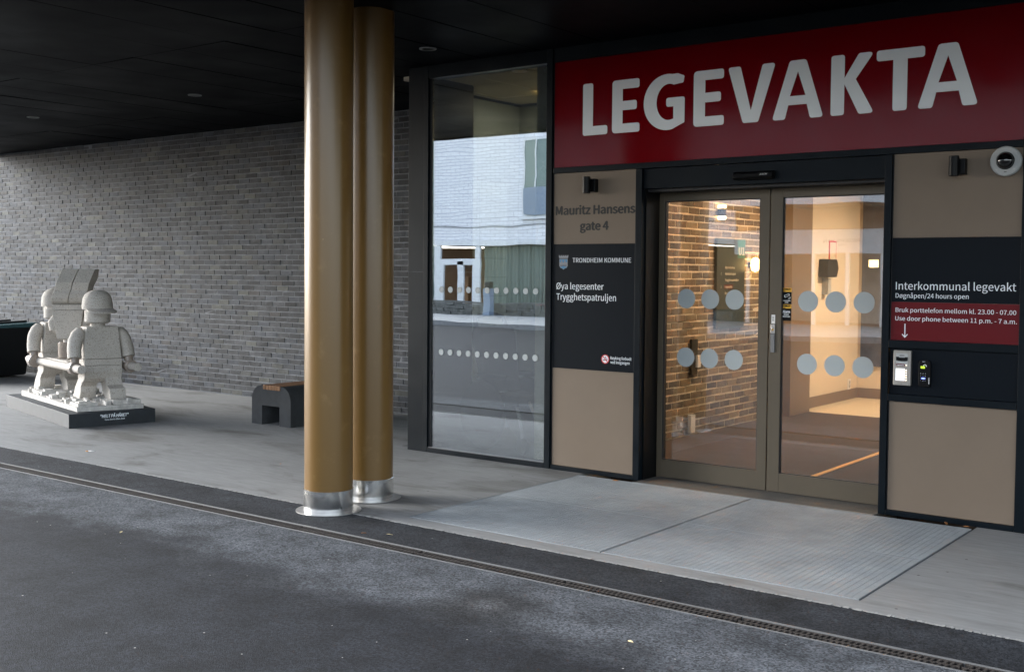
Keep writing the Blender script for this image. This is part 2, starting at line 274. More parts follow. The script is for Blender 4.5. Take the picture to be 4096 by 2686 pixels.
M['sand'] = mat('dark_tile_sill', (0.0923, 0.0852, 0.0745), 0.75, var=(60, .25), bump=(200, .6, .003))
M['pave'] = mat('pale_paving', (0.34, 0.34, 0.33), 0.8, var=(2, .2))
M['kerb'] = mat('granite_kerb', (0.26, 0.26, 0.26), 0.8, var=(20, .25))
M['soil'] = mat('ground_gravel', (0.14, 0.13, 0.11), 0.95, var=(1, .3))
M['rub'] = mat('field_stone', (0.13, 0.13, 0.12), 0.85, var=(7, .6), bump=(40, .8, .01))
M['leaf'] = mat('dry_leaf', (0.30, 0.12, 0.035), 0.8, var=(60, .3))
M['pale_leaf'] = mat('pale_leaf', (0.50, 0.40, 0.22), 0.8, var=(60, .2))
M['filter'] = mat('cigarette_filter', (0.62, 0.28, 0.08), 0.8)
M['paper'] = mat('white_paper', (0.72, 0.70, 0.68), 0.8)
M['greypost'] = mat('grey_blue_metal', (0.22, 0.28, 0.36), 0.5)
M['pinkred'] = mat('red_fabric', (0.55, 0.03, 0.07), 0.8)
M['wood'] = mat('warm_wood', (0.34, 0.18, 0.08), 0.6)
M['rubber'] = mat('dark_rubber', (0.03, 0.03, 0.032), 0.7)
def white_brick():
    m = mat('white_brick', (0.8, 0.8, 0.8), 0.7); n = m.node_tree.nodes; l = m.node_tree.links; b = n['Principled BSDF']
    g = n.new('ShaderNodeNewGeometry'); s = n.new('ShaderNodeSeparateXYZ'); c = n.new('ShaderNodeCombineXYZ'); l.new(g.outputs['Position'], s.inputs[0])
    l.new(s.outputs['X'], c.inputs[0]); l.new(s.outputs['Z'], c.inputs[1])
    t = n.new('ShaderNodeTexBrick'); t.inputs['Scale'].default_value = 1.0; t.inputs['Brick Width'].default_value = 0.42; t.inputs['Row Height'].default_value = 0.115; t.inputs['Mortar Size'].default_value = 0.009
    t.inputs['Color1'].default_value = (0.90, 0.90, 0.91, 1); t.inputs['Color2'].default_value = (0.82, 0.82, 0.84, 1); t.inputs['Mortar'].default_value = (0.50, 0.50, 0.53, 1)
    l.new(c.outputs[0], t.inputs['Vector']); l.new(t.outputs['Color'], b.inputs['Base Color'])
    return m
M['whitebrick'] = white_brick()
M['greenglaze'] = mat('green_tinted_glass', (0.10, 0.17, 0.155), 0.08, spec=0.8)

# ------------------------------------------------------------------ mesh helpers
class MB:
    """collects shapes, then links them as ONE mesh object"""
    def __init__(s):
        s.v = []; s.f = []; s.mi = []; s.sm = []; s.k = 0; s.T = None
    def add(s, vs, fs, smooth=False):
        o = len(s.v)
        for p in vs:
            p = Vector(p); s.v.append(tuple(s.T @ p) if s.T else tuple(p))
        for f in fs:
            s.f.append([o + i for i in f]); s.mi.append(s.k); s.sm.append(smooth)
        return s
    def box(s, x0, x1, y0, y1, z0, z1, j=0.0):
        r = (lambda: random.uniform(-j, j)) if j else (lambda: 0)
        vs = [(x + r(), y + r(), z + r()) for z in (z0, z1) for x, y in ((x0, y0), (x1, y0), (x1, y1), (x0, y1))]
        return s.add(vs, [(3, 2, 1, 0), (4, 5, 6, 7), (0, 1, 5, 4), (1, 2, 6, 5), (2, 3, 7, 6), (3, 0, 4, 7)])
    def prism(s, pts, axis, a, b):
        """extrude a polygon along an axis; pts in the other two axes (x:(y,z) y:(x,z) z:(x,y))"""
        def P(p, t): return (t, p[0], p[1]) if axis == 'x' else ((p[0], t, p[1]) if axis == 'y' else (p[0], p[1], t))
        n = len(pts); vs = [P(p, a) for p in pts] + [P(p, b) for p in pts]
        fs = [list(range(n))[::-1], list(range(n, 2 * n))] + [(i, (i + 1) % n, n + (i + 1) % n, n + i) for i in range(n)]
        return s.add(vs, fs)
    def lathe(s, prof, cx, cy, seg=32, smooth=True, axis='z', cz=0):
        """prof: list of (radius, height)"""
        vs = []; fs = []
        for r, h in prof:
            for i in range(seg):
                a = 2 * math.pi * i / seg; c, d = r * math.cos(a), r * math.sin(a)
                vs.append((cx + c, cy + d, h) if axis == 'z' else ((cx + c, h, cz + d) if axis == 'y' else (h, cy + c, cz + d)))
        m = len(prof)
        for j in range(m - 1):
            for i in range(seg):
                k = (i + 1) % seg
                fs.append((j * seg + i, j * seg + k, (j + 1) * seg + k, (j + 1) * seg + i))
        s.add(vs, fs, smooth)
        o = len(s.v) - len(vs)
        for j, rev in ((0, True), (m - 1, False)):
            if prof[j][0] > 1e-6:
                ring = [o + j * seg + i for i in range(seg)]
                s.f.append(ring[::-1] if rev else ring); s.mi.append(s.k); s.sm.append(False)
        return s
    def tube(s, pts, rad, seg=12, caps=True):
        pts = [Vector(p) for p in pts]; rs = rad if isinstance(rad, (list, tuple)) else [rad] * len(pts)
        vs = []; fs = []; e1 = None
        for i, p in enumerate(pts):
            d = (pts[min(i + 1, len(pts) - 1)] - pts[max(i - 1, 0)]).normalized()
            if e1 is None: e1 = d.cross(Vector((0, 0, 1)) if abs(d.z) < 0.9 else Vector((1, 0, 0)))
            e1 = (e1 - d * e1.dot(d)).normalized(); e2 = d.cross(e1)
            for k in range(seg):
                t = 2 * math.pi * k / seg; vs.append(p + (e1 * math.cos(t) + e2 * math.sin(t)) * rs[i])
        for i in range(len(pts) - 1):
            for k in range(seg):
                q = (k + 1) % seg; fs.append((i * seg + k, i * seg + q, (i + 1) * seg + q, (i + 1) * seg + k))
        s.add(vs, fs, True)
        if caps:
            o = len(s.v) - len(vs)
            s.f.append([o + k for k in range(seg)]); s.mi.append(s.k); s.sm.append(False)
            s.f.append([o + (len(pts) - 1) * seg + k for k in range(seg)][::-1]); s.mi.append(s.k); s.sm.append(False)
        return s
    def mesh(s, name, mats, bevel=0.0):
        me = bpy.data.meshes.new(name); me.from_pydata(s.v, [], s.f)
        for m in (mats if isinstance(mats, (list, tuple)) else [mats]): me.materials.append(m)
        me.polygons.foreach_set('material_index', s.mi); me.polygons.foreach_set('use_smooth', s.sm)
        bm = bmesh.new(); bm.from_mesh(me); bmesh.ops.recalc_face_normals(bm, faces=bm.faces)
        if bevel:
            es = [e for e in bm.edges if len(e.link_faces) == 2 and e.calc_face_angle() > 0.6]
            bmesh.ops.bevel(bm, geom=es, offset=bevel, segments=2, affect='EDGES', profile=0.5, clamp_overlap=True)
        for e in bm.edges:
            if len(e.link_faces) == 2 and e.calc_face_angle() > 0.5: e.smooth = False
        bm.to_mesh(me); bm.free(); me.update()
        return me
    def build(s, name, mats, parent=None, bevel=0.0, **kw):
        return link(name, s.mesh(name, mats, bevel), parent, **kw)
def link(name, me, parent=None, **kw):
    o = bpy.data.objects.new(name, me); COL.objects.link(o)
    if parent is not None:
        o.parent = parent
        o.matrix_parent_inverse = world(parent).inverted()
    for k, v in kw.items(): o[k] = v
    return o
def world(o):
    m = Matrix.LocRotScale(o.location, o.rotation_euler, o.scale)
    return m if o.parent is None else world(o.parent) @ o.matrix_parent_inverse @ m
def thing(name, label, cat, loc=(0, 0, 0), rz=0.0, group=None):
    o = bpy.data.objects.new(name, None); COL.objects.link(o); o.location = loc; o.rotation_euler = (0, 0, rz); o.empty_display_size = 0.1
    return tag(o, label, cat, group)
def tag(o, label, cat, group=None):
    o['label'] = label; o['category'] = cat
    if group: o['group'] = group
    return o
def struct(o): o['kind'] = 'structure'; return o
def stuff(o): o['kind'] = 'stuff'; return o
def disc(r, n=28): return [(r * math.cos(2 * math.pi * i / n), r * math.sin(2 * math.pi * i / n)) for i in range(n)]
def flat(name, polys, T, m, parent, depth=0.0015, **kw):
    """flat print: outlines (with holes) in x,y, given a small thickness and placed by matrix T"""
    cu_ = bpy.data.curves.new(name, 'CURVE'); cu_.dimensions = '2D'; cu_.fill_mode = 'BOTH'; cu_.extrude = depth / 2
    for pl in polys:
        sp = cu_.splines.new('POLY'); sp.points.add(len(pl) - 1)
        for p, q in zip(sp.points, pl): p.co = (q[0], q[1], 0, 1)
        sp.use_cyclic_u = True
    t = bpy.data.objects.new('tmp', cu_); COL.objects.link(t)
    me = bpy.data.meshes.new_from_object(t.evaluated_get(bpy.context.evaluated_depsgraph_get()))
    bpy.data.objects.remove(t); bpy.data.curves.remove(cu_)
    me.name = name; me.materials.clear(); me.materials.append(m); me.transform(T)
    return link(name, me, parent, **kw)
FONT = None
try:   # the fonts that ship with Blender
    import os
    fp = os.path.join(bpy.utils.resource_path('LOCAL'), 'datafiles', 'fonts', 'Noto Sans CJK Regular.woff2')
    FONT = bpy.data.fonts.load(fp)
except Exception:
    FONT = None
def text_mesh(body, bold=0.0, shear=0.0):
    c = bpy.data.curves.new('text', 'FONT'); c.body = body
    if FONT: c.font = FONT
    c.size = 1.0; c.offset = bold; c.shear = shear; c.resolution_u = 3; c.extrude = 0.001
    t = bpy.data.objects.new('tmp', c); COL.objects.link(t)
    me = bpy.data.meshes.new_from_object(t.evaluated_get(bpy.context.evaluated_depsgraph_get()))
    bpy.data.objects.remove(t); bpy.data.curves.remove(c)
    return me
_h = text_mesh('H'); CAP = max(v.co.y for v in _h.vertices); bpy.data.meshes.remove(_h)
def text(body, x0, x1, cap, T, m, parent, bold=0.0, name='lettering', shear=0.0, **kw):
    """one line of lettering from x0 to x1 on baseline y=0 of T"""
    me = text_mesh(body, 0, shear)
    if bold:      # heavier strokes: copies set side by side, each a hair deeper than the one before
        bm = bmesh.new(); d_ = bold * 1.3
        for k, (dx, dy) in enumerate(((0, 0), (d_, 0), (-d_, 0), (0, d_ * .7), (0, -d_ * .7))):
            m2_ = me.copy(); m2_.transform(Matrix.Translation((dx, dy, -.0004 * k))); bm.from_mesh(m2_); bpy.data.meshes.remove(m2_)
        bm.to_mesh(me); bm.free()
    xs = [v.co.x for v in me.vertices]; a, b = min(xs), max(xs); k = (x1 - x0) / (b - a); s = cap / CAP
    me.transform(T @ Matrix(((k, 0, 0, x0 - a * k), (0, s, 0, 0), (0, 0, 1, 0), (0, 0, 0, 1))))
    me.materials.clear(); me.materials.append(m); me.name = name
    return link(name, me, parent, **kw)
def facing(y, z=0.0):      # plane facing the street (-Y): local x -> X, local y -> Z
    return Matrix(((1, 0, 0, 0), (0, 0, -1, y), (0, 1, 0, z), (0, 0, 0, 1)))
def facing_in(x, z=0.0):   # plane facing +X: local x -> Y, local y -> Z
    return Matrix(((0, 0, 1, x), (1, 0, 0, 0), (0, 1, 0, z), (0, 0, 0, 1)))
def facing_street(y, z=0.0):  # plane facing +Y: local x -> -X
    return Matrix(((-1, 0, 0, 0), (0, 0, 1, y), (0, 1, 0, z), (0, 0, 0, 1)))
def project(p):
    v = Vector(p) - Vector((0, 0, CAMZ)); d = v.dot(fwd)
    return 2048 + 4096 * FPX * v.dot(cr) / d, 1276 - 4096 * FPX * v.dot(cu) / d, d
def rounded(pts, r, n=4):
    """fillet the corners of a polygon; r a number or one per corner"""
    out = []; N = len(pts)
    for i in range(N):
        p = Vector(pts[i]); a = (Vector(pts[i - 1]) - p); b = (Vector(pts[(i + 1) % N]) - p)
        ri = r[i] if isinstance(r, (list, tuple)) else r
        if ri <= 0: out.append(tuple(p)); continue
        la, lb = a.length, b.length; a.normalize(); b.normalize()
        ang = a.angle(b); d = min(ri / math.tan(ang / 2), la * .48, lb * .48)
        p0, p1 = p + a * d, p + b * d
        for k in range(n + 1):
            t = k / n; q = p0 * (1 - t) ** 2 + p * 2 * t * (1 - t) + p1 * t ** 2; out.append(tuple(q))
    return out

# ------------------------------------------------------------------ ground, road, paving
struct(MB().box(-400, 400, -400, 400, -0.6, -0.16).build('ground', M['soil']))
def road_sheet(name, x0, x1, y0, y1, z, m, jit_lo=0, jit_hi=0, dense=None, bottom=-0.15):
    xs = [x0]; 
    if dense:
        a, b, st = dense
        xs += [a + st * i for i in range(int((b - a) / st) + 1)]
    xs.append(x1)
    lo = [y0 + (random.uniform(-jit_lo, jit_lo)) for _ in xs]; hi = [y1 + random.uniform(-jit_hi, jit_hi) for _ in xs]
    vs = []; fs = []
    for x, a, b in zip(xs, lo, hi): vs += [(x, a, z), (x, b, z), (x, a, bottom), (x, b, bottom)]
    for i in range(len(xs) - 1):
        p = 4 * i; q = p + 4
        fs += [(p, q, q + 1, p + 1), (p, p + 2, q + 2, q), (p + 1, q + 1, q + 3, p + 3)]
    return struct(MB().add(vs, fs).build(name, m))
road_sheet('road', -150, 150, -10.4, 4.706, 0.0, M['asphalt'])
road_sheet('asphalt_strip', -60, 60, 4.834, 5.262, 0.003, M['asphalt'], jit_hi=0.006, dense=(-15, 0.5, 0.018))
# concrete slab with a recess for the entrance grating
slab = MB()
slab.box(-60, -4.975, 5.20, 9.36, -0.14, 0.0); slab.box(-4.975, -1.965, 5.20, 5.432, -0.14, 0.0); slab.box(-1.965, 40, 5.20, 7.5, -0.14, 0.0)
struct(slab.build('concrete_forecourt', M['concrete']))
ed = MB()
for i in range(700):
    x = -14 + i * 0.0195
    ed.box(x, x + random.uniform(.01, .03), 5.256 + random.uniform(-.002, .004), 5.272 + random.uniform(0, .012), -0.01, 0.0042, 0.002)
stuff(ed.build('concrete_edge_crumbs', M['edge']))
struct(MB().box(-4.975, -1.965, 5.432, 7.42, -0.14, -0.05).build('grating_pit', M['pit']))
pv = MB(); pv.box(-150, 150, -16.95, -10.6, -0.15, 0.11); struct(pv.build('far_pavement', M['pave']))
kb = thing('kerb', 'grey granite kerb along the far side of the street', 'kerb', (0, -10.5, 0))
for i in range(40): MB().box(-44 + i * 1.2, -44 + i * 1.2 + 1.19, -10.6, -10.42, -0.15, 0.125, .004).build('kerb_stone', M['kerb'], kb)
# ------------------------------------------------------------------ drain channel
struct(MB().box(-60, 60, 4.712, 4.828, -0.15, -0.09).build('drain_channel', M['pit']))
for yy, nm, lb in ((4.706, 'drain_rail', 'thin galvanised rail along the street side of the drain'), (4.826, 'drain_rail', 'thin galvanised rail along the building side of the drain')):
    tag(MB().box(-30, 8, yy, yy + 0.005, -0.12, 0.005).build(nm, M['alu']), lb, 'drain rail')
gm = MB()
for yy in (4.7155, 4.7655, 4.8155): gm.box(0.004, 0.996, yy, yy + 0.009, -0.03, -0.001)
for k in range(36):
    for row, y0 in enumerate((4.7247, 4.7747)):
        x = 0.012 + k * 0.0272 + row * 0.0136
        gm.add([(x, y0, -.03), (x + .0105, y0, -.03), (x + .0105 + .006, y0 + .041, -.03), (x + .006, y0 + .041, -.03), (x, y0, -.002), (x + .0105, y0, -.002), (x + .0165, y0 + .041, -.002), (x + .006, y0 + .041, -.002)],
               [(3, 2, 1, 0), (4, 5, 6, 7), (0, 1, 5, 4), (1, 2, 6, 5), (2, 3, 7, 6), (3, 0, 4, 7)])
gme = gm.mesh('drain_grate', M['iron'])
ordn = ['leftmost', 'second from the left', 'third from the left', 'fourth from the left', 'fifth from the left', 'fourth from the right', 'third from the right', 'second from the right', 'rightmost']
for i in range(9):
    o = link('drain_grate', gme); o.location = (-9.3 + i, 0, random.uniform(-.001, .001))
    tag(o, 'rusty slotted cast iron drain grate, %s in the row along the asphalt' % ordn[i], 'drain grate', 'drain grates end to end along the asphalt')

# ------------------------------------------------------------------ entrance grating: four galvanised panels
GX = [(-4.965, -3.490), (-3.482, -1.975)]; GY = [(5.440, 6.425), (6.431, 7.412)]
pos = {(0, 0): 'front left galvanised grating panel, nearest the golden columns', (1, 0): 'front right galvanised grating panel with the dark step along its right edge',
       (0, 1): 'rear left galvanised grating panel below the left door leaf', (1, 1): 'rear right galvanised grating panel under the door phone panel'}
for ix, (xa, xb) in enumerate(GX):
    for iy, (ya, yb) in enumerate(GY):
        t = thing('entrance_grating', pos[(ix, iy)], 'grating', ((xa + xb) / 2, (ya + yb) / 2, 0), 0, 'grating panels before the sliding door')
        fr = MB(); fr.box(xa, xb, ya, ya + .004, -.03, .004); fr.box(xa, xb, yb - .004, yb, -.03, .004)
        fr.box(xa, xa + .004, ya + .004, yb - .004, -.03, .004); fr.box(xb - .004, xb, ya + .004, yb - .004, -.03, .004)
        fr.build('frame', M['galv'], t)
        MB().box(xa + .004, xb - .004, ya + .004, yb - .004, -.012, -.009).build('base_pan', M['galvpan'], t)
        b = MB(); n = int((yb - ya) / 0.0125)
        nx_ = int((xb - xa) / 0.0385); st = (xb - xa - .008) / nx_
        for k in range(1, n):
            y = ya + k * (yb - ya) / n
            for q in range(nx_): b.box(xa + .004 + q * st + .0015, xa + .004 + (q + 1) * st - .0015, y - .0034, y + .0034, -.009, .0025)
        stuff(b.build('fine_bars', M['galv'], t))
        
# ------------------------------------------------------------------ brick walls
def brick_wall(root, P, nx, nz, lx, lz, gap, mats, weights, mortar, depth, seen, zs=0.0, proud=0.0035):
    """P(u, v, w): point at distance u along, v up, w out of the wall. seen(u, v) -> screen size or 0"""
    variants = {}
    def vert(u0, u1, v0, v1, d, j):
        q = [(u, v, w_) for w_ in (-0.02, d) for u, v in ((u0, v0), (u1, v0), (u1, v1), (u0, v1))]
        return [P(a + random.uniform(-j, j), b + random.uniform(-j, j), c + (random.uniform(-j, j) if c > 0 else 0)) for a, b, c in q]
    FS = [(3, 2, 1, 0), (4, 5, 6, 7), (0, 1, 5, 4), (1, 2, 6, 5), (2, 3, 7, 6), (3, 0, 4, 7)]
    bl = []; off = 0.0
    for r in range(nz):
        off = (off + random.choice((0.5, 0.5, 0.33, 0.66)) * lx) % lx
        for c in range(-1, nx + 1):
            u0 = c * lx + off; u1 = u0 + lx - gap
            u0 = max(u0, 0); u1 = min(u1, nx * lx)
            if u1 - u0 < 0.03: continue
            v0 = r * lz + gap * .5 + zs
            bl.append((u0, u1, v0 + random.uniform(-.002, .002), v0 + lz - gap + random.uniform(-.002, .002), random.choice(weights), proud + random.uniform(-.002, .003)))
    sc = sorted(range(len(bl)), key=lambda i: -seen((bl[i][0] + bl[i][1]) / 2, (bl[i][2] + bl[i][3]) / 2))
    top = set(sc[:300])
    rest = MB()
    for i, (u0, u1, v0, v1, k, d) in enumerate(bl):
        if i in top and seen((u0 + u1) / 2, (v0 + v1) / 2) > 0:
            L = round((u1 - u0) / lx, 1); key = (L, k, random.randrange(3))
            if key not in variants:
                mb = MB(); o0 = P(0, 0, 0); mb.add([Vector(p) - Vector(o0) for p in vert(0, u1 - u0, 0, v1 - v0, d, .0022)], FS)
                variants[key] = (mb.mesh('brick', mats[k]))
            o = link('brick', variants[key], root); 
            o.matrix_parent_inverse = Matrix.Identity(4)
            o.location = Vector(P(u0, v0, 0)) - root.location
        else:
            rest.k = k; rest.add(vert(u0, u1, v0, v1, d, .0022), FS)
    stuff(rest.build('brick_coursing', mats, root))
wall = thing('brick_wall', 'long grey brick wall behind the sculpture and the bench', 'brick wall', (-13.0, 9.4, 0))
MB().box(-19.2, -7.125, 9.40, 9.75, -0.1, 3.42).build('mortar_core', M['mortar'], wall)
def seen_ext(u, v):
    x, y, d = project((-19.2 + u, 9.4, v))
    if x < 0 or x > 1625 or y < 0 or 1205 < x < 1580: return 0
    if 960 < x and y > 1500: return 0
    return 1.0 / d
brick_wall(wall, lambda u, v, w_: (-19.2 + u, 9.40 - w_, v), 57, 53, 0.2128, 0.0641, 0.0125, BR, BRW, M['mortar'], .1, seen_ext)
# return wall at the left end keeps the street light out
ret = thing('end_wall', 'plain grey return wall closing the far left end of the brick wall', 'wall', (-19.5, 12, 0))
MB().box(-19.5, -19.21, 9.4, 16, -0.1, 3.42).build('wall_body', M['mortar'], ret)

# ------------------------------------------------------------------ canopy
can = thing('entrance_canopy', 'low black panelled canopy soffit over the entrance forecourt', 'canopy', (-8, 6.4, 3.4))
XL, XR = -17.45, 6.1
rows = [(3.37, 5.767), (5.773, 8.187), (8.193, 10.6)]
proto = {}
for ry, (ya, yb) in enumerate(rows):
    nP = int((XR - XL) / 0.6)
    me = MB().box(-0.2965, 0.2965, -(yb - ya) / 2, (yb - ya) / 2, 0, 0.03).mesh('soffit_panel', M['soffit'], .002)
    for i in range(nP):
        x = XL + 0.3 + i * 0.6
        if ry == 2 and x > -6.9: continue
        o = link('soffit_panel', me, can); o.location = (x, (ya + yb) / 2, 3.4 + random.uniform(-.0015, .0015)); o.rotation_euler = (R(random.uniform(-.15, .15)), R(random.uniform(-.35, .35)), 0)
        o.matrix_parent_inverse = world(can).inverted()
MB().box(XL, XR, 3.36, 16, 3.44, 3.5).build('canopy_deck', M['gasket'], can)
MB().box(XL, XR, 3.30, 3.362, 3.38, 3.95).build('fascia', M['navy'], can)
MB().box(XL - .06, XL - .002, 3.30, 10.6, 3.38, 3.95).build('fascia', M['navy'], can)
blk = thing('hospital_building', 'dark clad upper storeys of the building above the canopy', 'building', (-6, 10, 3.9))
MB().box(XL, XR, 3.6, 20, 3.96, 6.0).build('upper_wall', M['navy2'], blk)
for i in range(9):
    f = MB().box(XL + 1 + i * 2.6, XL + 2.4 + i * 2.6, 3.56, 3.6, 4.4, 5.6).build('window', M['farglass'], blk)
def downlight(x, y, lb):
    t = thing('recessed_downlight', lb, 'ceiling light', (x, y, 3.4), 0, 'downlights in the black soffit')
    MB().lathe([(0.070, 3.393), (0.070, 3.402), (0.05, 3.402), (0.05, 3.393)], x, y, 28).build('trim_ring', M['lightgrey'], t)
    MB().lathe([(0.0, 3.396), (0.05, 3.396)], x, y, 28).build('lens', M['lampface'], t)
downlight(-12.75, 7.32, 'small unlit downlight in the soffit, farthest left, above the sculpture')
downlight(-9.73, 7.36, 'small unlit downlight in the soffit midway between the sculpture and columns')
downlight(-6.14, 6.92, 'small unlit downlight in the soffit, the one above the tall window')

# ------------------------------------------------------------------ golden columns
def column(x, y, lb):
    t = thing('golden_column', lb, 'column', (x, y, 0), 0, 'pair of golden columns')
    MB().lathe([(0.161, 0.13), (0.161, 3.40)], x, y, 64).build('shaft', M['gold'], t)
    MB().lathe([(0.164, 0.014), (0.1652, 0.018), (0.1652, 0.150), (0.162, 0.152)], x, y, 64).build('steel_sleeve', M['steel'], t)
    MB().lathe([(0.2175, 0.004), (0.2175, 0.008), (0.164, 0.014)], x, y, 64).build('floor_flange', M['steel2'], t)
column(-5.526, 5.250, 'golden round column with steel foot, the nearer one standing on the asphalt edge')
column(-5.606, 5.725, 'golden round column with steel foot, the rear one on the concrete')

# ------------------------------------------------------------------ facade frame
YF = 7.505
fac = thing('entrance_facade', 'dark navy framed entrance front with inset beige panels', 'facade', (-4, 7.55, 0))
def fr(name, x0, x1, z0, z1, y0=YF, y1=7.62, m='navy', bv=.002): return MB().box(x0, x1, y0, y1, z0, z1).build(name, M[m], fac, bevel=bv)
fr('cladding_post', -6.885, -6.706, 0.0, 1.597, YF + .004, 8.2); fr('cladding_post', -6.885, -6.706, 1.601, 3.40, YF + .004, 8.2)
fr('window_post', -6.703, -6.650, 0, 3.40)
fr('gasket', -6.648, -6.621, 0.042, 3.288, YF + .018, 7.60, 'gasket', 0)
fr('bottom_rail', -6.648, -5.377, 0.0, 0.042); fr('head_rail', -6.648, -5.377, 3.290, 3.40)
fr('sill_trim', -6.648, -5.377, 0.0425, 0.048, YF + .01, 7.54, 'alu', 0)
fr('mullion', -5.374, -5.318, 0, 3.40); fr('gasket', -5.3165, -5.3055, 0.036, 3.40, YF + .02, 7.60, 'gasket', 0)
fr('bottom_rail', -5.304, -4.530, 0.0, 0.034); fr('transom', -5.304, -1.752, 2.400, 2.444)
fr('door_post', -4.528, -4.474, 0, 2.398, YF, 7.90)
fr('door_post', -2.608, -2.560, 0, 2.398); fr('bottom_rail', -2.558, -1.750, 0, 0.034)
fr('panel_bar', -2.558, -1.750, 1.120, 1.170); fr('panel_bar', -2.558, -1.750, 0.765, 0.811)
fr('end_post', -1.748, -1.690, 0, 3.40); fr('sign_head', -5.304, -1.750, 3.288, 3.40, YF + .006, 7.62)
P = 7.522
def panel(name, x0, x1, z0, z1, m, y=P, **kw):
    o = MB().box(x0, x1, y, y + .03, z0, z1).build(name, M[m], fac, bevel=.001)
    for k, v in kw.items(): o[k] = v
    return o
b_top = panel('beige_panel', -5.303, -4.531, 1.8305, 2.398, 'beige', label='beige panel with the street address')
d_mid = None
panel('beige_panel', -5.303, -4.531, 0.036, 0.8285, 'beige', label='plain beige panel left of the door, below the dark directory')
panel('beige_panel', -2.550, -1.750, 1.8475, 2.398, 'beige', label='beige panel carrying the dome camera')
panel('beige_panel', -2.550, -1.750, 0.036, 0.763, 'beige', label='plain beige panel below the door phone')
panel('intercom_backing', -2.556, -1.750, 0.8125, 1.1185, 'navy2', 7.532)
panel('gasket', -2.5585, -2.5515, 0.0345, 0.764, 'gasket', 7.526); panel('gasket', -2.5585, -2.5515, 1.171, 2.399, 'gasket', 7.526)
# address lettering
T = facing(P - .0012)
text('Mauritz Hansens', -5.286, -4.538, .067, facing(P - .0012, 2.066), M['ink'], b_top, bold=.012)
text('gate 4', -5.049, -4.779, .065, facing(P - .0012, 1.940), M['ink'], b_top, bold=.012)
# plain cladding to the right, past the frame of the photograph
side = thing('side_cladding', 'dark navy clad wall to the right of the door phone panel', 'wall', (2, 7.6, 0))
MB().box(-1.688, 6.1, 7.52, 7.8, 0, 3.40).build('cladding_sheet', M['navy2'], side)

# ------------------------------------------------------------------ red sign
sg = thing('entrance_sign', 'wide red sign reading LEGEVAKTA in white letters above the doors', 'sign', (-3.5, 7.52, 2.45))
MB().box(-5.3035, -1.750, 7.520, 7.56, 2.4455, 3.287).build('sign_panel', M['red'], sg, bevel=.001)
LT = facing(7.5188)
Z0, Z1 = 2.684, 3.090; SW, BH = 0.094, 0.070; RR = 0.020
def letter(polys, rr):
    out = [rounded(p, r) for p, r in zip(polys, rr)]
    return flat('letter', out, LT, M['white'], sg, .002)
def ell(cx, cz, rx, rz, a0, a1, n=20): return [(cx + rx * math.cos(R(a0 + (a1 - a0) * i / n)), cz + rz * math.sin(R(a0 + (a1 - a0) * i / n))) for i in range(n + 1)]
def L_(x0, x1): letter([[(x0, Z0), (x1, Z0), (x1, Z0 + BH), (x0 + SW, Z0 + BH), (x0 + SW, Z1), (x0, Z1)]], [[RR, RR, RR, 0, RR, RR]])
def E_(x0, x1):
    m = (Z0 + Z1) / 2 + .005; h = BH / 2
    letter([[(x0, Z0), (x1, Z0), (x1, Z0 + BH), (x0 + SW, Z0 + BH), (x0 + SW, m - h), (x1 - .026, m - h), (x1 - .026, m + h), (x0 + SW, m + h), (x0 + SW, Z1 - BH), (x1 - .004, Z1 - BH), (x1 - .004, Z1), (x0, Z1)]],
           [[RR + .012, RR, RR, 0, 0, RR, RR, 0, 0, RR, RR, RR + .012]])
def G_(x0, x1):
    cx, cz = x0 + .205, (Z0 + Z1) / 2; rx, rz = .205, (Z1 - Z0) / 2 + .006
    o = ell(cx, cz, rx, rz, 52, 292, 30)
    xr = x1
    pts = [(xr - .012, cz + rz - .075)] + [(xr - .004, cz + rz - .025)] + [(cx + rx * .42, cz + rz * .985)] + ell(cx, cz, rx, rz, 78, 282, 30) + [(xr - .055, Z0 + .020), (xr, Z0 + .042)]
    pts += [(xr, cz + .030), (cx - .01, cz + .030), (cx - .01, cz - .036), (xr - SW, cz - .036), (xr - SW, Z0 + .075)]
    pts += ell(cx + .012, cz, rx - SW - .005, rz - BH - .004, 285, 68, 30)
    letter([pts], [[.012] * 3 + [0] * 31 + [0, .012] + [RR, RR, RR, 0, 0] + [0] * 31])
def V_(x0, x1):
    c = (x0 + x1) / 2; letter([[(x0, Z1), (c - .062, Z0), (c + .056, Z0), (x1, Z1), (x1 - .098, Z1), (c - .001, Z0 + .085), (x0 + .098, Z1)]], [[RR, RR, RR, RR, RR, 0, RR]])
def A_(x0, x1):
    c = (x0 + x1) / 2; zb = Z0 + .098; zt = zb + .062
    letter([[(x0, Z0), (x0 + .095, Z0), (x0 + .120, zb), (x1 - .120, zb), (x1 - .095, Z0), (x1, Z0), (c + .060, Z1), (c - .060, Z1)],
            [(c - .058, zt), (c + .058, zt), (c, Z1 - .078)]], [[RR, RR, 0, 0, RR, RR, RR + .006, RR + .006], [0, 0, 0]])
def K_(x0, x1):
    m = (Z0 + Z1) / 2 + .01
    letter([[(x0, Z0), (x0 + SW, Z0), (x0 + SW, m - .005), (x1 - .105, Z0), (x1, Z0), (x0 + .172, m + .022), (x1 - .004, Z1), (x1 - .108, Z1), (x0 + SW, m + .035), (x0 + SW, Z1), (x0, Z1)]], [[RR, RR, 0, RR, RR, 0, RR, RR, 0, RR, RR]])
def T_(x0, x1):
    c = (x0 + x1) / 2; h = SW / 2
    letter([[(c - h, Z0), (c + h, Z0), (c + h, Z1 - BH), (x1, Z1 - BH), (x1, Z1), (x0, Z1), (x0, Z1 - BH), (c - h, Z1 - BH)]], [[RR, RR, 0, RR, RR, RR, RR, 0]])
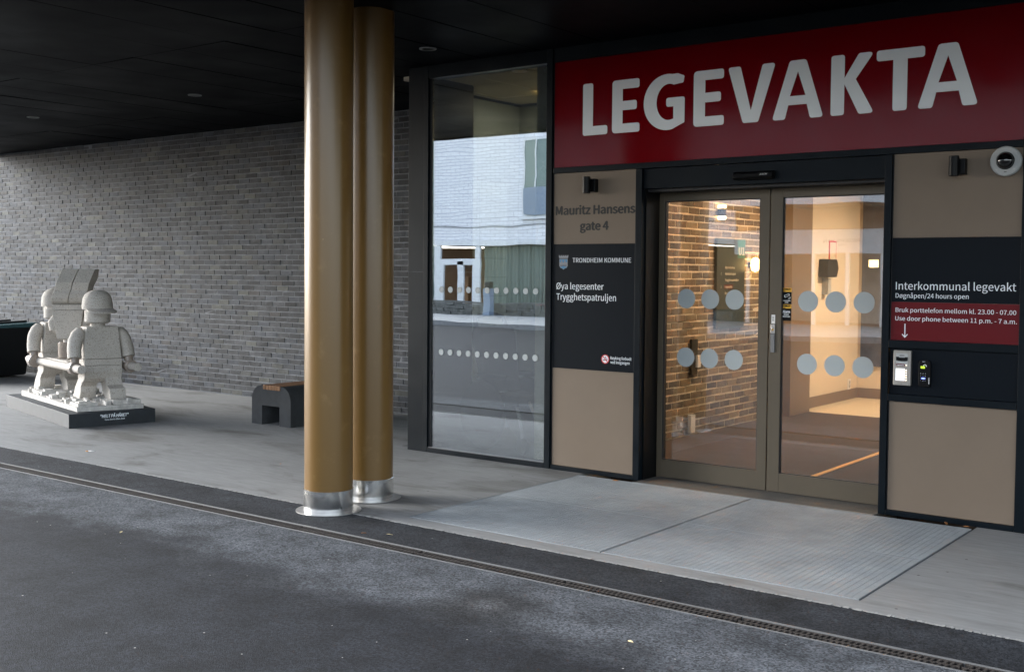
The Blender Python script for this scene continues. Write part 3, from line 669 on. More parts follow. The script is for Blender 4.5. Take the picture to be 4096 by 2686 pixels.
L_(-5.029, -4.800); E_(-4.756, -4.509); G_(-4.473, -4.122); E_(-4.047, -3.799); V_(-3.770, -3.402); A_(-3.423, -3.047); K_(-2.995, -2.694); T_(-2.682, -2.366); A_(-2.409, -2.028)

# ------------------------------------------------------------------ tall window with dots
tw = thing('tall_window', 'tall reflective window with two rows of pale dots beside the columns', 'window', (-6, 7.54, 0.05))
MB().box(-6.620, -5.378, 7.536, 7.546, 0.044, 3.289).build('glass_pane', M['winglass'], tw)
dm = MB().lathe([(0.0265, 0), (0.0265, .003)], 0, 0, 24, axis='y').mesh('dot', M['dotfilm'])
for zr in (1.445, 0.896):
    for i in range(11):
        o = link('dot', dm, tw); o.location = (-6.512 + i * 0.1022, 7.5325, zr); o.matrix_parent_inverse = world(tw).inverted()

# ------------------------------------------------------------------ signs left and right of the door
ds = thing('directory_sign', 'dark navy sign left of the doors with municipal crest and smoking ban', 'sign', (-4.9, 7.52, .83))
MB().box(-5.303, -4.531, P, P + .03, 0.8295, 1.8295).build('sign_panel', M['navy2'], ds)
S = P - .0012
text('TRONDHEIM KOMMUNE', -5.116, -4.570, .036, facing(S, 1.683), M['white'], ds)
text('Øya legesenter', -5.272, -4.819, .051, facing(S, 1.468), M['white'], ds)
text('Trygghetspatruljen', -5.271, -4.704, .052, facing(S, 1.381), M['white'], ds)
text('Røyking forbudt', -4.749, -4.556, .0225, facing(S, .925), M['white'], ds)
text('ved inngangen', -4.748, -4.573, .0225, facing(S, .892), M['white'], ds)
cx, cz = -5.204, 1.684
shield = [(-.040, .028), (.040, .028), (.040, -.028), (.030, -.044), (.012, -.050), (0, -.058), (-.012, -.050), (-.030, -.044), (-.040, -.028)]
Tc = lambda d=0: facing(S - d, cz) @ Matrix.Translation((cx, 0, 0))
cr1 = flat('crest', [shield], Tc(), M['crestgrey'], ds)
flat('crest_field', [[(-.035, .024), (.035, .024), (.035, .0), (-.035, .0)]], Tc(.0012), M['crestblue'], cr1)
flat('crest_field', [[(-.035, -.036), (-.012, -.034), (0, -.026), (.012, -.034), (.035, -.036), (.026, -.042), (0, -.053), (-.026, -.042)]], Tc(.0012), M['crestblue'], cr1)
for xx in (-.016, .014): flat('crest_figure', [[(xx - .008, -.02), (xx + .008, -.02), (xx + .006, .006), (xx + .003, .018), (xx - .003, .018), (xx - .006, .006)]], Tc(.002), M['crestgrey'], cr1)
flat('crest_figure', [[(-.03, -.028), (.03, -.028), (.03, -.023), (-.03, -.023)]], Tc(.002), M['ink'], cr1)
crown = [(-.042, .034), (.042, .034), (.046, .048)]
for k in range(5): x = .046 - k * .0205; crown += [(x, .058), (x - .009, .058), (x - .010, .050), (x - .0195, .050)][:4 if k < 4 else 2]
crown += [(-.046, .048)]
flat('crest_crown', [crown], Tc(), M['crestgrey'], ds)
ns = facing(S, .924) @ Matrix.Translation((-4.7955, 0, 0))
n0 = flat('no_smoking_symbol', [disc(.033)], ns, M['white'], ds)
def lift(d): return facing(S - d, .924) @ Matrix.Translation((-4.7955, 0, 0))
flat('cigarette', [[(-.022, -.004), (.020, -.004), (.020, -.0095), (-.022, -.0095)]], lift(.0012), M['black'], n0)
flat('smoke', [[(.019, -.002), (.017, .006), (.006, .008), (.001, .013), (.005, .021), (.0005, .021), (-.004, .013), (.003, .005), (.013, .003), (.015, -.002)]], lift(.0012), M['black'], n0)
flat('red_ring', [disc(.0365, 36), disc(.030, 36)], lift(.002), M['signred'], n0)
a = math.radians(-45); q = [(math.cos(a) * u - math.sin(a) * v, math.sin(a) * u + math.cos(a) * v) for u, v in ((-.031, -.003), (.031, -.003), (.031, .003), (-.031, .003))]
flat('red_bar', [q], lift(.0028), M['signred'], n0)

hs = thing('opening_hours_sign', 'dark navy and red sign with opening hours right of the doors', 'sign', (-2.15, 7.52, 1.17))
MB().box(-2.550, -1.750, P, P + .03, 1.4245, 1.8465).build('sign_panel', M['navy2'], hs)
rp = MB().box(-2.550, -1.750, P - .001, P + .03, 1.1715, 1.4235).build('red_panel', M['red2'], hs, label='red lower field with the door phone instructions')
text('Interkommunal legevakt', -2.523, -1.773, .050, facing(S, 1.506), M['white'], hs)
text('Døgnåpen/24 hours open', -2.523, -2.057, .030, facing(S, 1.452), M['white'], hs)
text('Bruk porttelefon mellom kl. 23.00 - 07.00', -2.521, -1.769, .028, facing(S - .001, 1.358), M['white'], rp)
text('Use door phone between 11 p.m. - 7 a.m.', -2.522, -1.764, .028, facing(S - .001, 1.302), M['white'], rp)
ar = [(-.003, .092), (.003, .092), (.003, .012), (.016, .025), (.020, .021), (0, -.001), (-.020, .021), (-.016, .025), (-.003, .012)]
flat('arrow', [ar], facing(S - .001, 1.189) @ Matrix.Translation((-2.457, 0, 0)), M['white'], rp)

# ------------------------------------------------------------------ wall fittings
def wall_lamp(xc, z0, z1, lb):
    t = thing('wall_lamp', lb, 'wall lamp', (xc, 7.52, z0), 0, 'black wall lamps beside the doors')
    zc = (z0 + z1) / 2
    MB().box(xc + .002, xc + .056, 7.470, P, z0 + .012, z1 - .016).build('wall_bracket', M['black'], t, bevel=.003)
    b = MB().lathe([(.0275, z0), (.030, z0 + .002), (.030, z1 - .002), (.0275, z1)], xc - .006, 7.446, 32).build('lamp_body', M['black'], t)
wall_lamp(-4.935, 2.224, 2.354, 'small black cylinder wall lamp on the beige panel over the street address')
wall_lamp(-2.140, 2.232, 2.360, 'small black cylinder wall lamp on the beige panel beside the dome camera')
dc = thing('dome_camera', 'white round surveillance camera with a smoked dome at the upper right', 'camera', (-1.845, 7.52, 2.315))
MB().lathe([(.091, P - .001), (.093, P - .012), (.093, P - .038), (.086, P - .046), (.060, P - .048), (.0, P - .048)], -1.845, 0, 48, axis='y', cz=2.314).build('housing', M['lightgrey'], dc)
MB().lathe([(.052, P - .047), (.052, P - .052), (.047, P - .070), (.034, P - .086), (.018, P - .094), (0, P - .096)], -1.845, 0, 40, axis='y', cz=2.316).build('smoked_dome', M['dome'], dc)
MB().lathe([(.055, P - .0475), (.055, P - .051), (.051, P - .053), (.0505, P - .049)], -1.845, 0, 40, axis='y', cz=2.316).build('dome_ring', M['ink'], dc)
for sx in (-1, 1):
    for sz in (-1, 1): MB().lathe([(.0055, P - .0475), (.0055, P - .050), (0, P - .050)], -1.845 + sx * .051, 0, 12, axis='y', cz=2.314 + sz * .051).build('screw', M['steel2'], dc)
MB().box(-1.852, -1.836, P - .0495, P - .048, 2.2455, 2.249).build('maker_mark', M['ink'], dc)

sn = thing('door_sensor', 'long black motion sensor on the door header', 'sensor', (-3.55, 7.53, 2.28))
HY = 7.530
MB().prism(rounded([(HY, 2.277), (HY, 2.334), (HY - .030, 2.334), (HY - .058, 2.318), (HY - .062, 2.290), (HY - .045, 2.277)], .006), 'x', -3.700, -3.395).build('sensor_body', M['black'], sn, bevel=.004)
text('AACN', -3.492, -3.430, .013, facing(HY - .0625, 2.301), M['lightgrey'], sn, shear=.35, bold=.01)

ic = thing('door_intercom', 'silver door phone with a lit name panel and call buttons', 'intercom', (-2.467, 7.53, .873))
Q = 7.532
MB().box(-2.5235, -2.4095, Q - .028, Q, .8735, 1.1045).build('housing', mat('brushed_nickel', (0.33, 0.31, 0.28), .45, metal=.6), ic, bevel=.003)
IT = lambda z, d=0: facing(Q - .0292 - d, z)
MB().box(-2.504, -2.428, Q - .0295, Q - .0275, 1.005, 1.084).build('speaker_module', M['lightgrey'], ic)
for k in range(3): MB().box(-2.482, -2.450, Q - .0302, Q - .0293, 1.0665 + k * .004, 1.0682 + k * .004).build('grille_slot', M['ink'], ic)
flat('camera_window', [[(-2.504, 1.062), (-2.486, 1.062), (-2.484, 1.058), (-2.448, 1.058), (-2.446, 1.062), (-2.428, 1.062), (-2.428, 1.037), (-2.447, 1.034), (-2.466, 1.033), (-2.485, 1.034), (-2.504, 1.037)]], IT(0, .001), M['dome'], ic)
lab = flat('name_label', [[(-2.504, 1.002), (-2.446, 1.002), (-2.446, 1.016), (-2.504, 1.016)]], IT(0, .001), M['red2'], ic)
text('Legevakta', -2.499, -2.451, .0075, IT(1.0052, .002), M['white'], lab, bold=.01)
MB().box(-2.506, -2.447, Q - .0302, Q - .0275, .905, .985).build('name_panel', mat('lit_name_panel', (.8, .8, .8), .5, emit=((.95, .98, 1), .16)), ic)
for zc in (1.008, .974, .958, .942, .926, .910): MB().box(-2.4415, -2.4335, Q - .0305, Q - .0275, zc - .004, zc + .004).build('call_button', M['btn'], ic)
MB().lathe([(.0022, Q - .0288), (0, Q - .0289)], -2.468, 0, 10, axis='y', cz=.884).build('microphone_hole', M['black'], ic)

kp = thing('access_keypad', 'black card reader keypad with green display and blue light', 'keypad', (-2.32, 7.53, .87))
MB().prism(rounded([(-2.359, .871), (-2.283, .871), (-2.283, 1.048), (-2.359, 1.048)], [.022, .022, .03, .03], 6), 'y', Q - .022, Q).build('housing', M['black'], kp, bevel=.003)
KT = lambda z, d=0: facing(Q - .0232 - d, z)
flat('display', [[(-2.345, .993), (-2.318, .993), (-2.318, 1.008), (-2.345, 1.008)]], KT(0), M['lcd'], kp)
arc = [(-2.318 + .011 * math.cos(R(t)), 1.008 + .012 * math.sin(R(t))) for t in range(-15, 181, 15)] + [(-2.318 + .0075 * math.cos(R(t)), 1.008 + .0085 * math.sin(R(t))) for t in range(180, -16, -15)]
flat('card_symbol', [arc], KT(0), M['white'], kp)
text('RCO', -2.334, -2.316, .005, KT(1.035), M['white'], kp)
for r_, row in enumerate(('123', '456', '789', '*0#')):
    for c_, ch in enumerate(row): text(ch, -2.346 + c_ * .015, -2.342 + c_ * .015, .005, KT(.957 - r_ * .0155), M['white'], kp, name='key_number')
flat('blue_light', [[(-2.338, .924), (-2.317, .924), (-2.317, .932), (-2.338, .932)]], KT(0, .001), M['blueled'], kp)
flat('side_sticker', [[(-2.294, .893), (-2.287, .893), (-2.287, .935), (-2.294, .935)]], KT(0), M['lightgrey'], kp)

# ------------------------------------------------------------------ sliding doors
YD = 7.75
hd = thing('door_header', 'dark navy door operator box above the sliding doors', 'door header', (-3.54, 7.55, 2.25))
MB().box(-4.472, -2.610, HY, 7.78, 2.246, 2.397).build('operator_cover', M['navy'], hd, bevel=.002)
MB().box(-4.472, -2.610, 7.58, 7.90, 2.225, 2.2455).build('track_slot', M['gasket'], hd)
MB().box(-4.472, -2.610, 7.805, 7.86, 2.18, 2.2245).build('track_rail', M['bronze'], hd)
jm = MB().box(-4.4735, -4.462, 7.56, 7.90, 0, 2.245).build('door_jamb', M['black'], fac)
def leaf(lb, xa, xb, ga, gb, dots):
    t = thing('sliding_door', lb, 'door', ((xa + xb) / 2, YD, 0), 0, 'pair of sliding door leaves')
    MB().box(xa, ga, YD, YD + .05, .006, 2.235).build('stile', M['bronze'], t, bevel=.0015)
    MB().box(gb, xb, YD, YD + .05, .006, 2.235).build('stile', M['bronze'], t, bevel=.0015)
    MB().box(ga + .0005, gb - .0005, YD + .001, YD + .05, .006, .1435).build('bottom_rail', M['bronze'], t, bevel=.0015)
    MB().box(ga + .0005, gb - .0005, YD + .001, YD + .05, 2.160, 2.235).build('top_rail', M['bronze'], t, bevel=.0015)
    g = MB(); g.box(ga, ga + .007, YD + .008, YD + .03, .144, 2.159); g.box(gb - .007, gb, YD + .008, YD + .03, .144, 2.159); g.box(ga + .007, gb - .007, YD + .008, YD + .03, .144, .150); g.box(ga + .007, gb - .007, YD + .008, YD + .03, 2.153, 2.159)
    g.build('glazing_gasket', M['gasket'], t)
    MB().box(ga + .006, gb - .006, YD + .016, YD + .024, .149, 2.154).build('glass_pane', M['doorglass'], t)
    me = MB().lathe([(.0752, 0), (.0752, .0025)], 0, 0, 40, axis='y').mesh('dot', M['dotfilm'])
    for z in (1.408, .956):
        for x in dots:
            o = link('dot', me, t); o.location = (x, YD + .013, z); o.matrix_parent_inverse = world(t).inverted()
    return t
leaf('left bronze glass door leaf, showing the brick wall inside', -4.457, -3.533, -4.413, -3.608, (-4.217, -4.014, -3.810))
dR = leaf('right bronze glass door leaf with yellow and black alarm stickers', -3.523, -2.592, -3.431, -2.655, (-3.233, -3.028, -2.823))
lk = MB().box(-3.5065, -3.476, YD - .008, YD, 1.168, 1.236).build('lock_cylinder_plate', M['steel'], dR, bevel=.002)
MB().lathe([(.009, YD - .009), (.009, YD - .012), (0, YD - .012)], -3.491, 0, 16, axis='y', cz=1.196).build('key_cylinder', mat('brass', (.45, .28, .1), .35, metal=1), lk)
MB().box(-3.5065, -3.476, YD - .010, YD, 1.030, 1.166).build('pull_plate', M['alu'], dR, bevel=.002)
bs = MB().box(-3.505, -3.477, YD - .002, YD, 1.240, 1.305).build('barcode_sticker', M['paper'], dR)
for k in range(6): MB().box(-3.499, -3.484, YD - .0028, YD - .002, 1.262 + k * .006, 1.265 + k * .006 - .0008 * (k % 3)).build('barcode_line', M['black'], bs)
# stickers on the glass
def sticker(z1, lower, lb):
    x0, x1 = -3.4305, -3.3605; t = MB().box(x0, x1, YD + .0125, YD + .0155, z1 - .118, z1 - .0285).build('alarm_sticker', M['black'], dR, label=lb)
    MB().box(x0, x1, YD + .0120, YD + .0155, z1 - .028, z1).build('yellow_field', M['yellow'], t)
    text('STANLEY', x0 + .003, x1 - .005, .0125, facing(YD + .0112, z1 - .016), M['black'], t, bold=.02)
    text('Security', x0 + .003, x0 + .026, .006, facing(YD + .0112, z1 - .0255), M['black'], t)
    for s_, a_, b_, z_, c_ in lower: text(s_, x0 + a_, x0 + b_, c_, facing(YD + .0117, z1 - z_), M['white'], t, bold=.012)
    return t
s1 = sticker(1.502, (('Kameraovervåket', .004, .064, .095, .007), ('område', .02, .048, .108, .007)), 'black sticker with a camera symbol under a yellow band')
ca = R(22)
def rot2(pl, ox, oz): return [(ox + u * math.cos(ca) - v * math.sin(ca), oz + u * math.sin(ca) + v * math.cos(ca)) for u, v in pl]
flat('camera_symbol', [rot2([(-.020, -.008), (.020, -.008), (.020, .008), (-.020, .008)], -3.394, 1.447), rot2([(-.017, -.0055), (.017, -.0055), (.017, .0055), (-.017, .0055)], -3.394, 1.447)], facing(YD + .0117), M['white'], s1)
flat('camera_symbol', [[(-3.384, 1.425), (-3.368, 1.425), (-3.368, 1.438), (-3.371, 1.438), (-3.371, 1.428), (-3.384, 1.428)]], facing(YD + .0117), M['white'], s1)
sticker(1.382, (('Alarm', .006, .063, .062, .019), ('tilknyttet', .014, .054, .077, .009), ('alarmstasjon', .005, .064, .091, .009)), 'black sticker reading Alarm under a yellow band')
# threshold
struct(MB().box(-4.472, -2.610, 7.428, 7.90, -.14, .002).build('door_sill', M['sand']))
tag(MB().box(-4.474, -2.606, 7.414, 7.427, -.05, .007).build('threshold_strip', M['alu']), 'thin bright metal strip along the edge of the door sill', 'threshold')

# ------------------------------------------------------------------ inside the entrance
struct(MB().box(-5.36, -1.0, 7.905, 12.6, -.14, .001).build('carpet_floor', M['carpet']))
struct(MB().box(-5.36, -1.0, 12.605, 15.2, -.14, 0.0).build('lobby_floor', M['linoleum']))
inw = thing('inner_brick_wall', 'warm brown brick wall inside the entrance behind the left door leaf', 'brick wall', (-5.45, 9.9, 0))
MB().box(-5.56, -5.385, 7.625, 12.0, -.1, 3.30).build('mortar_core', M['mortar_in'], inw)
def seen_in(u, v):
    p = (-5.385, 7.7 + u, v); x, y, d = project(p)
    if p[1] < 9.45 or y > 1870 or x > 2975 or y < 785: return 0
    return 1 / d
brick_wall(inw, lambda u, v, w_: (-5.385 + w_, 7.7 + u, v), 18, 46, 0.226, 0.0705, 0.0145, BRI, BRIW, M['mortar_in'], .1, seen_in)
jb = thing('inner_door_pillar', 'dark reddish brown door pillar at the end of the inner brick wall', 'pillar', (-5.4, 12.3, 0))
MB().box(-5.56, -5.20, 12.02, 12.58, 0, 3.3).build('pillar_body', M['skirt'], jb)
lw = thing('lobby_wall', 'warm beige lobby wall seen through the right door leaf', 'wall', (-5.4, 13.6, 0))
MB().box(-5.56, -5.35, 12.6, 15.2, 0, 3.3).build('wall_body', M['wallin'], lw)
MB().box(-5.349, -5.335, 12.6, 14.48, 0, .13).build('skirting', M['skirt'], lw)
bw = thing('lobby_back_wall', 'lobby end wall with a dark blue patterned upper part', 'wall', (-3, 14.6, 0))
MB().box(-5.349, -1.0, 14.5, 14.7, 0, 3.3).build('wall_body', M['wallin'], bw)
MB().box(-5.30, -3.0, 14.47, 14.499, .42, 2.9).build('patterned_panel', mat('blue_pattern', (.05, .055, .075), .6, var=(5, .5)), bw)
MB().box(-5.334, -1.0, 14.485, 14.4995, 0, .13).build('skirting', M['skirt'], bw)
rw = thing('inner_side_wall', 'beige side wall of the entrance lobby behind the door phone panel', 'wall', (-1, 11, 0))
MB().box(-1.0, -.85, 7.82, 14.5, 0, 3.3).build('wall_body', M['wallin'], rw)
ce = thing('lobby_ceiling', 'pale ceiling of the entrance lobby', 'ceiling', (-3, 11, 3.3))
MB().box(-5.385, -1.0, 7.63, 14.5, 2.75, 2.85).build('ceiling_board', M['wallin'], ce)
tag(MB().box(-3.515, -3.470, 7.95, 11.2, .0012, .006).build('guide_strip', M['orange']), 'orange guide strip on the brown carpet inside the doors', 'guide strip')
db = thing('directory_board', 'dark green floor directory board marked U1 on the inner brick wall', 'directory board', (-5.37, 10.8, 1.03))
MB().box(-5.378, -5.345, 10.48, 11.12, 1.035, 1.965).build('board', M['boardgreen'], db, bevel=.003)
MB().box(-5.3445, -5.343, 10.945, 11.12, 1.77, 1.965).build('level_field', M['teal'], db)
text('U1', 10.965, 11.10, .082, facing_in(-5.341, 1.80), M['cream'], db, bold=.01)
for s_, y1, z_ in (('Øya helsehus', .22, 1.655), ('Administrasjon', .24, 1.59), ('Trygghetspatruljen', .31, 1.525), ('Øya legesenter', .25, 1.39)): text(s_, 10.66, 10.66 + y1, .025, facing_in(-5.343, z_), M['cream'], db)
MB().box(-5.3445, -5.343, 10.645, 10.835, 1.445, 1.49).build('red_field', M['red2'], db)
text('Legevakta', 10.655, 10.82, .025, facing_in(-5.341, 1.455), M['cream'], db)
for s_, z_ in (('2', 1.59), ('1', 1.455)): text(s_, 10.565, 10.58, .025, facing_in(-5.343, z_), M['cream'], db)
ul = thing('up_down_lamp', 'lit wall lamp on the inner brick wall above the directory board', 'wall lamp', (-5.35, 10.54, 2.2))
MB().lathe([(.045, 2.19), (.045, 2.27)], -5.33, 10.54, 20).build('lamp_body', M['black'], ul)
MB().lathe([(.043, 2.271), (.043, 2.30), (.03, 2.305)], -5.33, 10.54, 20).build('upper_glow', M['glow'], ul)
MB().lathe([(.03, 2.155), (.043, 2.16), (.043, 2.189)], -5.33, 10.54, 20).build('lower_glow', M['glow'], ul)
for k, (y, z) in enumerate(((11.30, 1.70), (11.50, 1.72))):
    t = thing('globe_lamp', ('small warm glowing wall lamp right of the directory board' if k == 0 else 'brighter warm glowing wall lamp beside the door stile'), 'wall lamp', (-5.34, y, z), 0, 'glowing wall lamps in the lobby')
    MB().lathe([(0, z - .075), (.035, z - .06), (.05, z - .01), (.045, z + .05), (.02, z + .075), (0, z + .08)], -5.31, y, 20).build('glowing_globe', M['glow'], t)
    MB().box(-5.378, -5.345, y - .03, y + .03, z - .03, z + .03).build('back_plate', M['black'], t)
sw = thing('door_switch', 'small white switch box on a dark plate on the inner brick wall', 'switch', (-5.37, 10.05, .75))
MB().box(-5.377, -5.35, 9.98, 10.10, .60, .95).build('back_plate', M['ink'], sw); MB().box(-5.3495, -5.325, 10.06, 10.12, .67, .79).build('rocker', M['paper'], sw)
tag(MB().box(-5.377, -5.34, 9.96, 10.05, .02, .20).build('floor_guide', M['paper']), 'small white guide block at the foot of the inner brick wall', 'guide block')
hw = thing('soap_dispenser', 'dark hand sanitiser dispenser on the beige lobby wall', 'dispenser', (-5.34, 13.3, 1.4))
MB().prism(rounded([(13.15, 1.57), (13.44, 1.57), (13.50, 1.68), (13.44, 1.79), (13.15, 1.79)], .02), 'x', -5.349, -5.23).build('cover', M['ink'], hw, bevel=.01)
MB().box(-5.349, -5.27, 13.26, 13.36, 1.36, 1.56).build('drip_tray', M['lightgrey'], hw)
tag(MB().box(-5.349, -5.344, 12.69, 12.92, 1.51, 1.64).build('paper_notice', M['paper']), 'small white paper notice on the beige lobby wall', 'notice')
rn = thing('red_framed_notice', 'narrow notice with a red frame on the beige lobby wall', 'notice', (-5.345, 13.57, 1.77))
MB().box(-5.349, -5.343, 13.46, 13.69, 1.77, 2.02).build('frame', M['signred'], rn); MB().box(-5.3425, -5.341, 13.48, 13.67, 1.79, 2.0).build('sheet', M['cream'], rn)
skt = thing('wall_socket', 'white double wall socket low on the beige lobby wall', 'socket', (-5.345, 14.2, .2))
MB().box(-5.349, -5.335, 14.16, 14.25, .13, .26).build('plate', M['paper'], skt); MB().box(-5.3345, -5.331, 14.185, 14.225, .20, .24).build('outlet', M['lightgrey'], skt); MB().box(-5.3345, -5.331, 14.185, 14.225, .15, .19).build('outlet', M['lightgrey'], skt)
def lamp(name, loc, e, col, size):
    l_ = bpy.data.lights.new(name, 'AREA'); l_.energy = e; l_.color = col; l_.shape = 'DISK'; l_.size = size
    o = bpy.data.objects.new(name, l_); COL.objects.link(o); o.location = loc; return o
for k, (x, y, e) in enumerate(((-4.6, 9.0, 5), (-4.4, 10.9, 8), (-3.6, 13.4, 27))):  # unseen ceiling lamps, added to bring the lobby up to its warm level
    t = thing('added_ceiling_lamp', ('unseen ceiling lamp added to light the space inside the doors', 'unseen ceiling lamp added to light the middle of the lobby', 'unseen ceiling lamp added to light the back of the lobby')[k], 'ceiling lamp', (x, y, 2.75), 0, 'ceiling lamps added to light the lobby')
    MB().lathe([(.16, 2.70), (.17, 2.749)], x, y, 28).build('shade', M['lightgrey'], t)
    MB().lathe([(.0, 2.698), (.15, 2.698)], x, y, 28).build('diffuser', M['glow'], t)
    lamp('lobby_fill_light', (x, y, 2.69), e, (1.0, 0.79, 0.55), .3)
# room behind the tall window
struct(MB().box(-7.07, -5.565, 7.63, 9.39, -.14, 0.002).build('room_floor', mat('dark_room_floor', (.10, .10, .105), .6)))
MB().box(-7.12, -6.887, 8.15, 8.199, 0, 3.40).build('light_stop_panel', M['navy'], fac)  # unseen closure added to stop room light leaking past the post
ow = thing('room_side_wall', 'pale tiled side wall of the room behind the tall window', 'wall', (-7.1, 8.7, 0))
MB().box(-7.12, -7.07, 8.205, 9.39, 0, 3.3).build('wall_body', M['greywall'], ow)
tm = MB()
for r_ in range(13):
    for c_ in range(2):
        tm.box(-7.069, -7.055, 8.29 + c_ * .44 + .004, 8.29 + c_ * .44 + .436, .03 + r_ * .19 + .004, .03 + r_ * .19 + .186)
stuff(tm.build('wall_blocks', mat('pale_green_block', (.50, .56, .53), .6), ow))
rb = thing('room_back_wall', 'grey back wall of the room behind the tall window', 'wall', (-6.3, 9.5, 0))
MB().box(-7.12, -5.565, 9.395, 9.60, 0, 3.3).build('wall_body', M['greywall'], rb)
rc = thing('room_ceiling', 'beige panelled ceiling of the room behind the tall window', 'ceiling', (-6.3, 9, 3.32))
for k in range(3): MB().box(-7.06, -5.565, 7.63 + k * .587, 7.63 + k * .587 + .58, 3.325, 3.36).build('ceiling_board', mat('beige_ceiling', (.62, .54, .42), .7), rc)
lamp('room_light', (-6.3, 8.9, 3.30), 2.5, (1.0, 0.85, 0.65), .25)
t = thing('room_lamp', 'round ceiling lamp in the room behind the tall window', 'ceiling lamp', (-6.3, 8.9, 3.31)); MB().lathe([(.14, 3.302), (.14, 3.324)], -6.3, 8.9, 24).build('diffuser', M['glow'], t)
wc = thing('wheelchair', 'dark high-backed wheelchair parked behind the tall window', 'wheelchair', (-6.35, 8.25, 0), R(-12))
W0 = world(wc)
def wmb(): m = MB(); m.T = W0; return m
bk = [(-.14, 0.50), (-.22, .95), (-.20, 1.06)]
wmb().prism(rounded([(-.02, .50), (-.09, .50), (-.25, 1.02), (-.22, 1.10), (-.15, 1.10), (-.10, 1.04)], .02), 'y', -.21, .21).build('backrest', M['rubber'], wc, bevel=.02)
wmb().box(-.02, .42, -.21, .21, .42, .50).build('seat', M['rubber'], wc, bevel=.015)
wmb().tube([(-.2, -.18, 1.08), (-.24, -.17, 1.18), (-.24, 0, 1.22), (-.24, .17, 1.18), (-.2, .18, 1.08)], .02).build('push_handle', M['rubber'], wc)
for sy in (-.27, .27):
    wl = wmb().lathe([(.30, sy - .02), (.315, sy), (.30, sy + .02), (.25, sy + .02), (.245, sy), (.25, sy - .02), (.30, sy - .02)], 0, 0, 40, axis='y', cz=.315).build('rear_wheel', M['rubber'], wc)
    hubm = wmb()
    hubm.lathe([(.25, sy - .004), (.25, sy + .004)], 0, 0, 32, axis='y', cz=.315); hubm.build('wheel_disc', M['ink'], wl)
    dots = wmb()
    for k in range(12):
        for rr, sr in ((.185, .017), (.125, .011)): dots.lathe([(sr, sy - .008), (sr, sy - .0045)], rr * math.cos(k * .5236), 0, 12, axis='y', cz=.315 + rr * math.sin(k * .5236))
    dots.build('disc_holes', M['crestgrey'], wl)
    wmb().tube([(.45, sy * .9, .42), (.52, sy * .9, .2), (.52, sy * .9, .1)], .015).build('front_frame', M['steel2'], wc)
    wmb().lathe([(.07, sy * .9 - .018), (.075, sy * .9), (.07, sy * .9 + .018)], .52, 0, 24, axis='y', cz=.076).build('caster', M['rubber'], wc)
    wmb().box(.62, .74, sy * .3 - .06, sy * .3 + .06, .12, .135).build('footrest', M['ink'], wc)
    wmb().tube([(.42, sy * .3, .45), (.64, sy * .3, .14)], .014).build('leg_support', M['steel2'], wc)
    wmb().box(-.1, .32, sy * .85 - .03, sy * .85 + .03, .64, .68).build('armrest', M['rubber'], wc, bevel=.008)

# ------------------------------------------------------------------ bench
bn = thing('concrete_bench', 'dark concrete bench with hardwood slats behind the golden columns', 'bench', (-9.03, 8.5, 0))
bx0, bx1, by0, by1 = -9.335, -8.735, 7.77, 9.15
pr = [(bx0, 0)] + [(bx0 + .16 - .16 * math.cos(t * math.pi / 20), .26 + .15 * math.sin(t * math.pi / 20)) for t in range(0, 11)] + [(bx0 + .175, .40), (bx0 + .175, .365), (bx1 - .155, .365), (bx1 - .155, .40)] + [(bx1 - .15 + .15 * math.sin(t * math.pi / 20), .26 + .15 * math.cos(t * math.pi / 20)) for t in range(0, 11)] + [(bx1, 0), (bx1 - .17, 0), (bx1 - .17, .20), (bx0 + .16, .20), (bx0 + .16, 0)]
MB().prism(pr, 'y', by0, by1).build('concrete_body', M['benchcon'], bn)
for k in range(6):
    xs = bx0 + .178 + k * .0445
    MB().box(xs, xs + .040, by0 - .004, by1 + .004, .367, .418 - .004).build('slat', M['slat'], bn, bevel=.003)

# ------------------------------------------------------------------ waste container at the left
wb = thing('waste_container', 'black waste container with a ribbed lid by the brick wall', 'waste container', (-16.6, 8.1, 0))
W_ = MB(); W_.prism([(-17.6, .03), (-15.90, .03), (-15.66, .74), (-17.7, .74)], 'y', 7.75, 8.98); W_.build('body', M['bin'], wb, bevel=.02)
lid = MB(); lid.add([(-17.75, 7.70, .745), (-15.62, 7.70, .745), (-15.62, 9.02, .745), (-17.75, 9.02, .745), (-17.75, 7.70, .76), (-15.62, 7.70, .76), (-15.62, 9.02, .81), (-17.75, 9.02, .81)], [(3, 2, 1, 0), (4, 5, 6, 7), (0, 1, 5, 4), (1, 2, 6, 5), (2, 3, 7, 6), (3, 0, 4, 7)])
lo_ = lid.build('lid', M['binlid_lit'], wb)
for x in (-17.3, -16.85, -16.4, -15.95):
    rib = MB(); rib.add([(x, 7.72, .762), (x + .05, 7.72, .762), (x + .05, 9.0, .811), (x, 9.0, .811), (x, 7.72, .785), (x + .05, 7.72, .785), (x + .05, 9.0, .835), (x, 9.0, .835)], [(3, 2, 1, 0), (4, 5, 6, 7), (0, 1, 5, 4), (1, 2, 6, 5), (2, 3, 7, 6), (3, 0, 4, 7)]); rib.build('lid_rib', M['bin'], lo_)
for x in (-17.45, -15.95): MB().lathe([(.07, 7.85), (.075, 7.87), (.07, 7.89)], x, 0, 16, axis='y', cz=.075).build('caster', M['rubber'], wb)

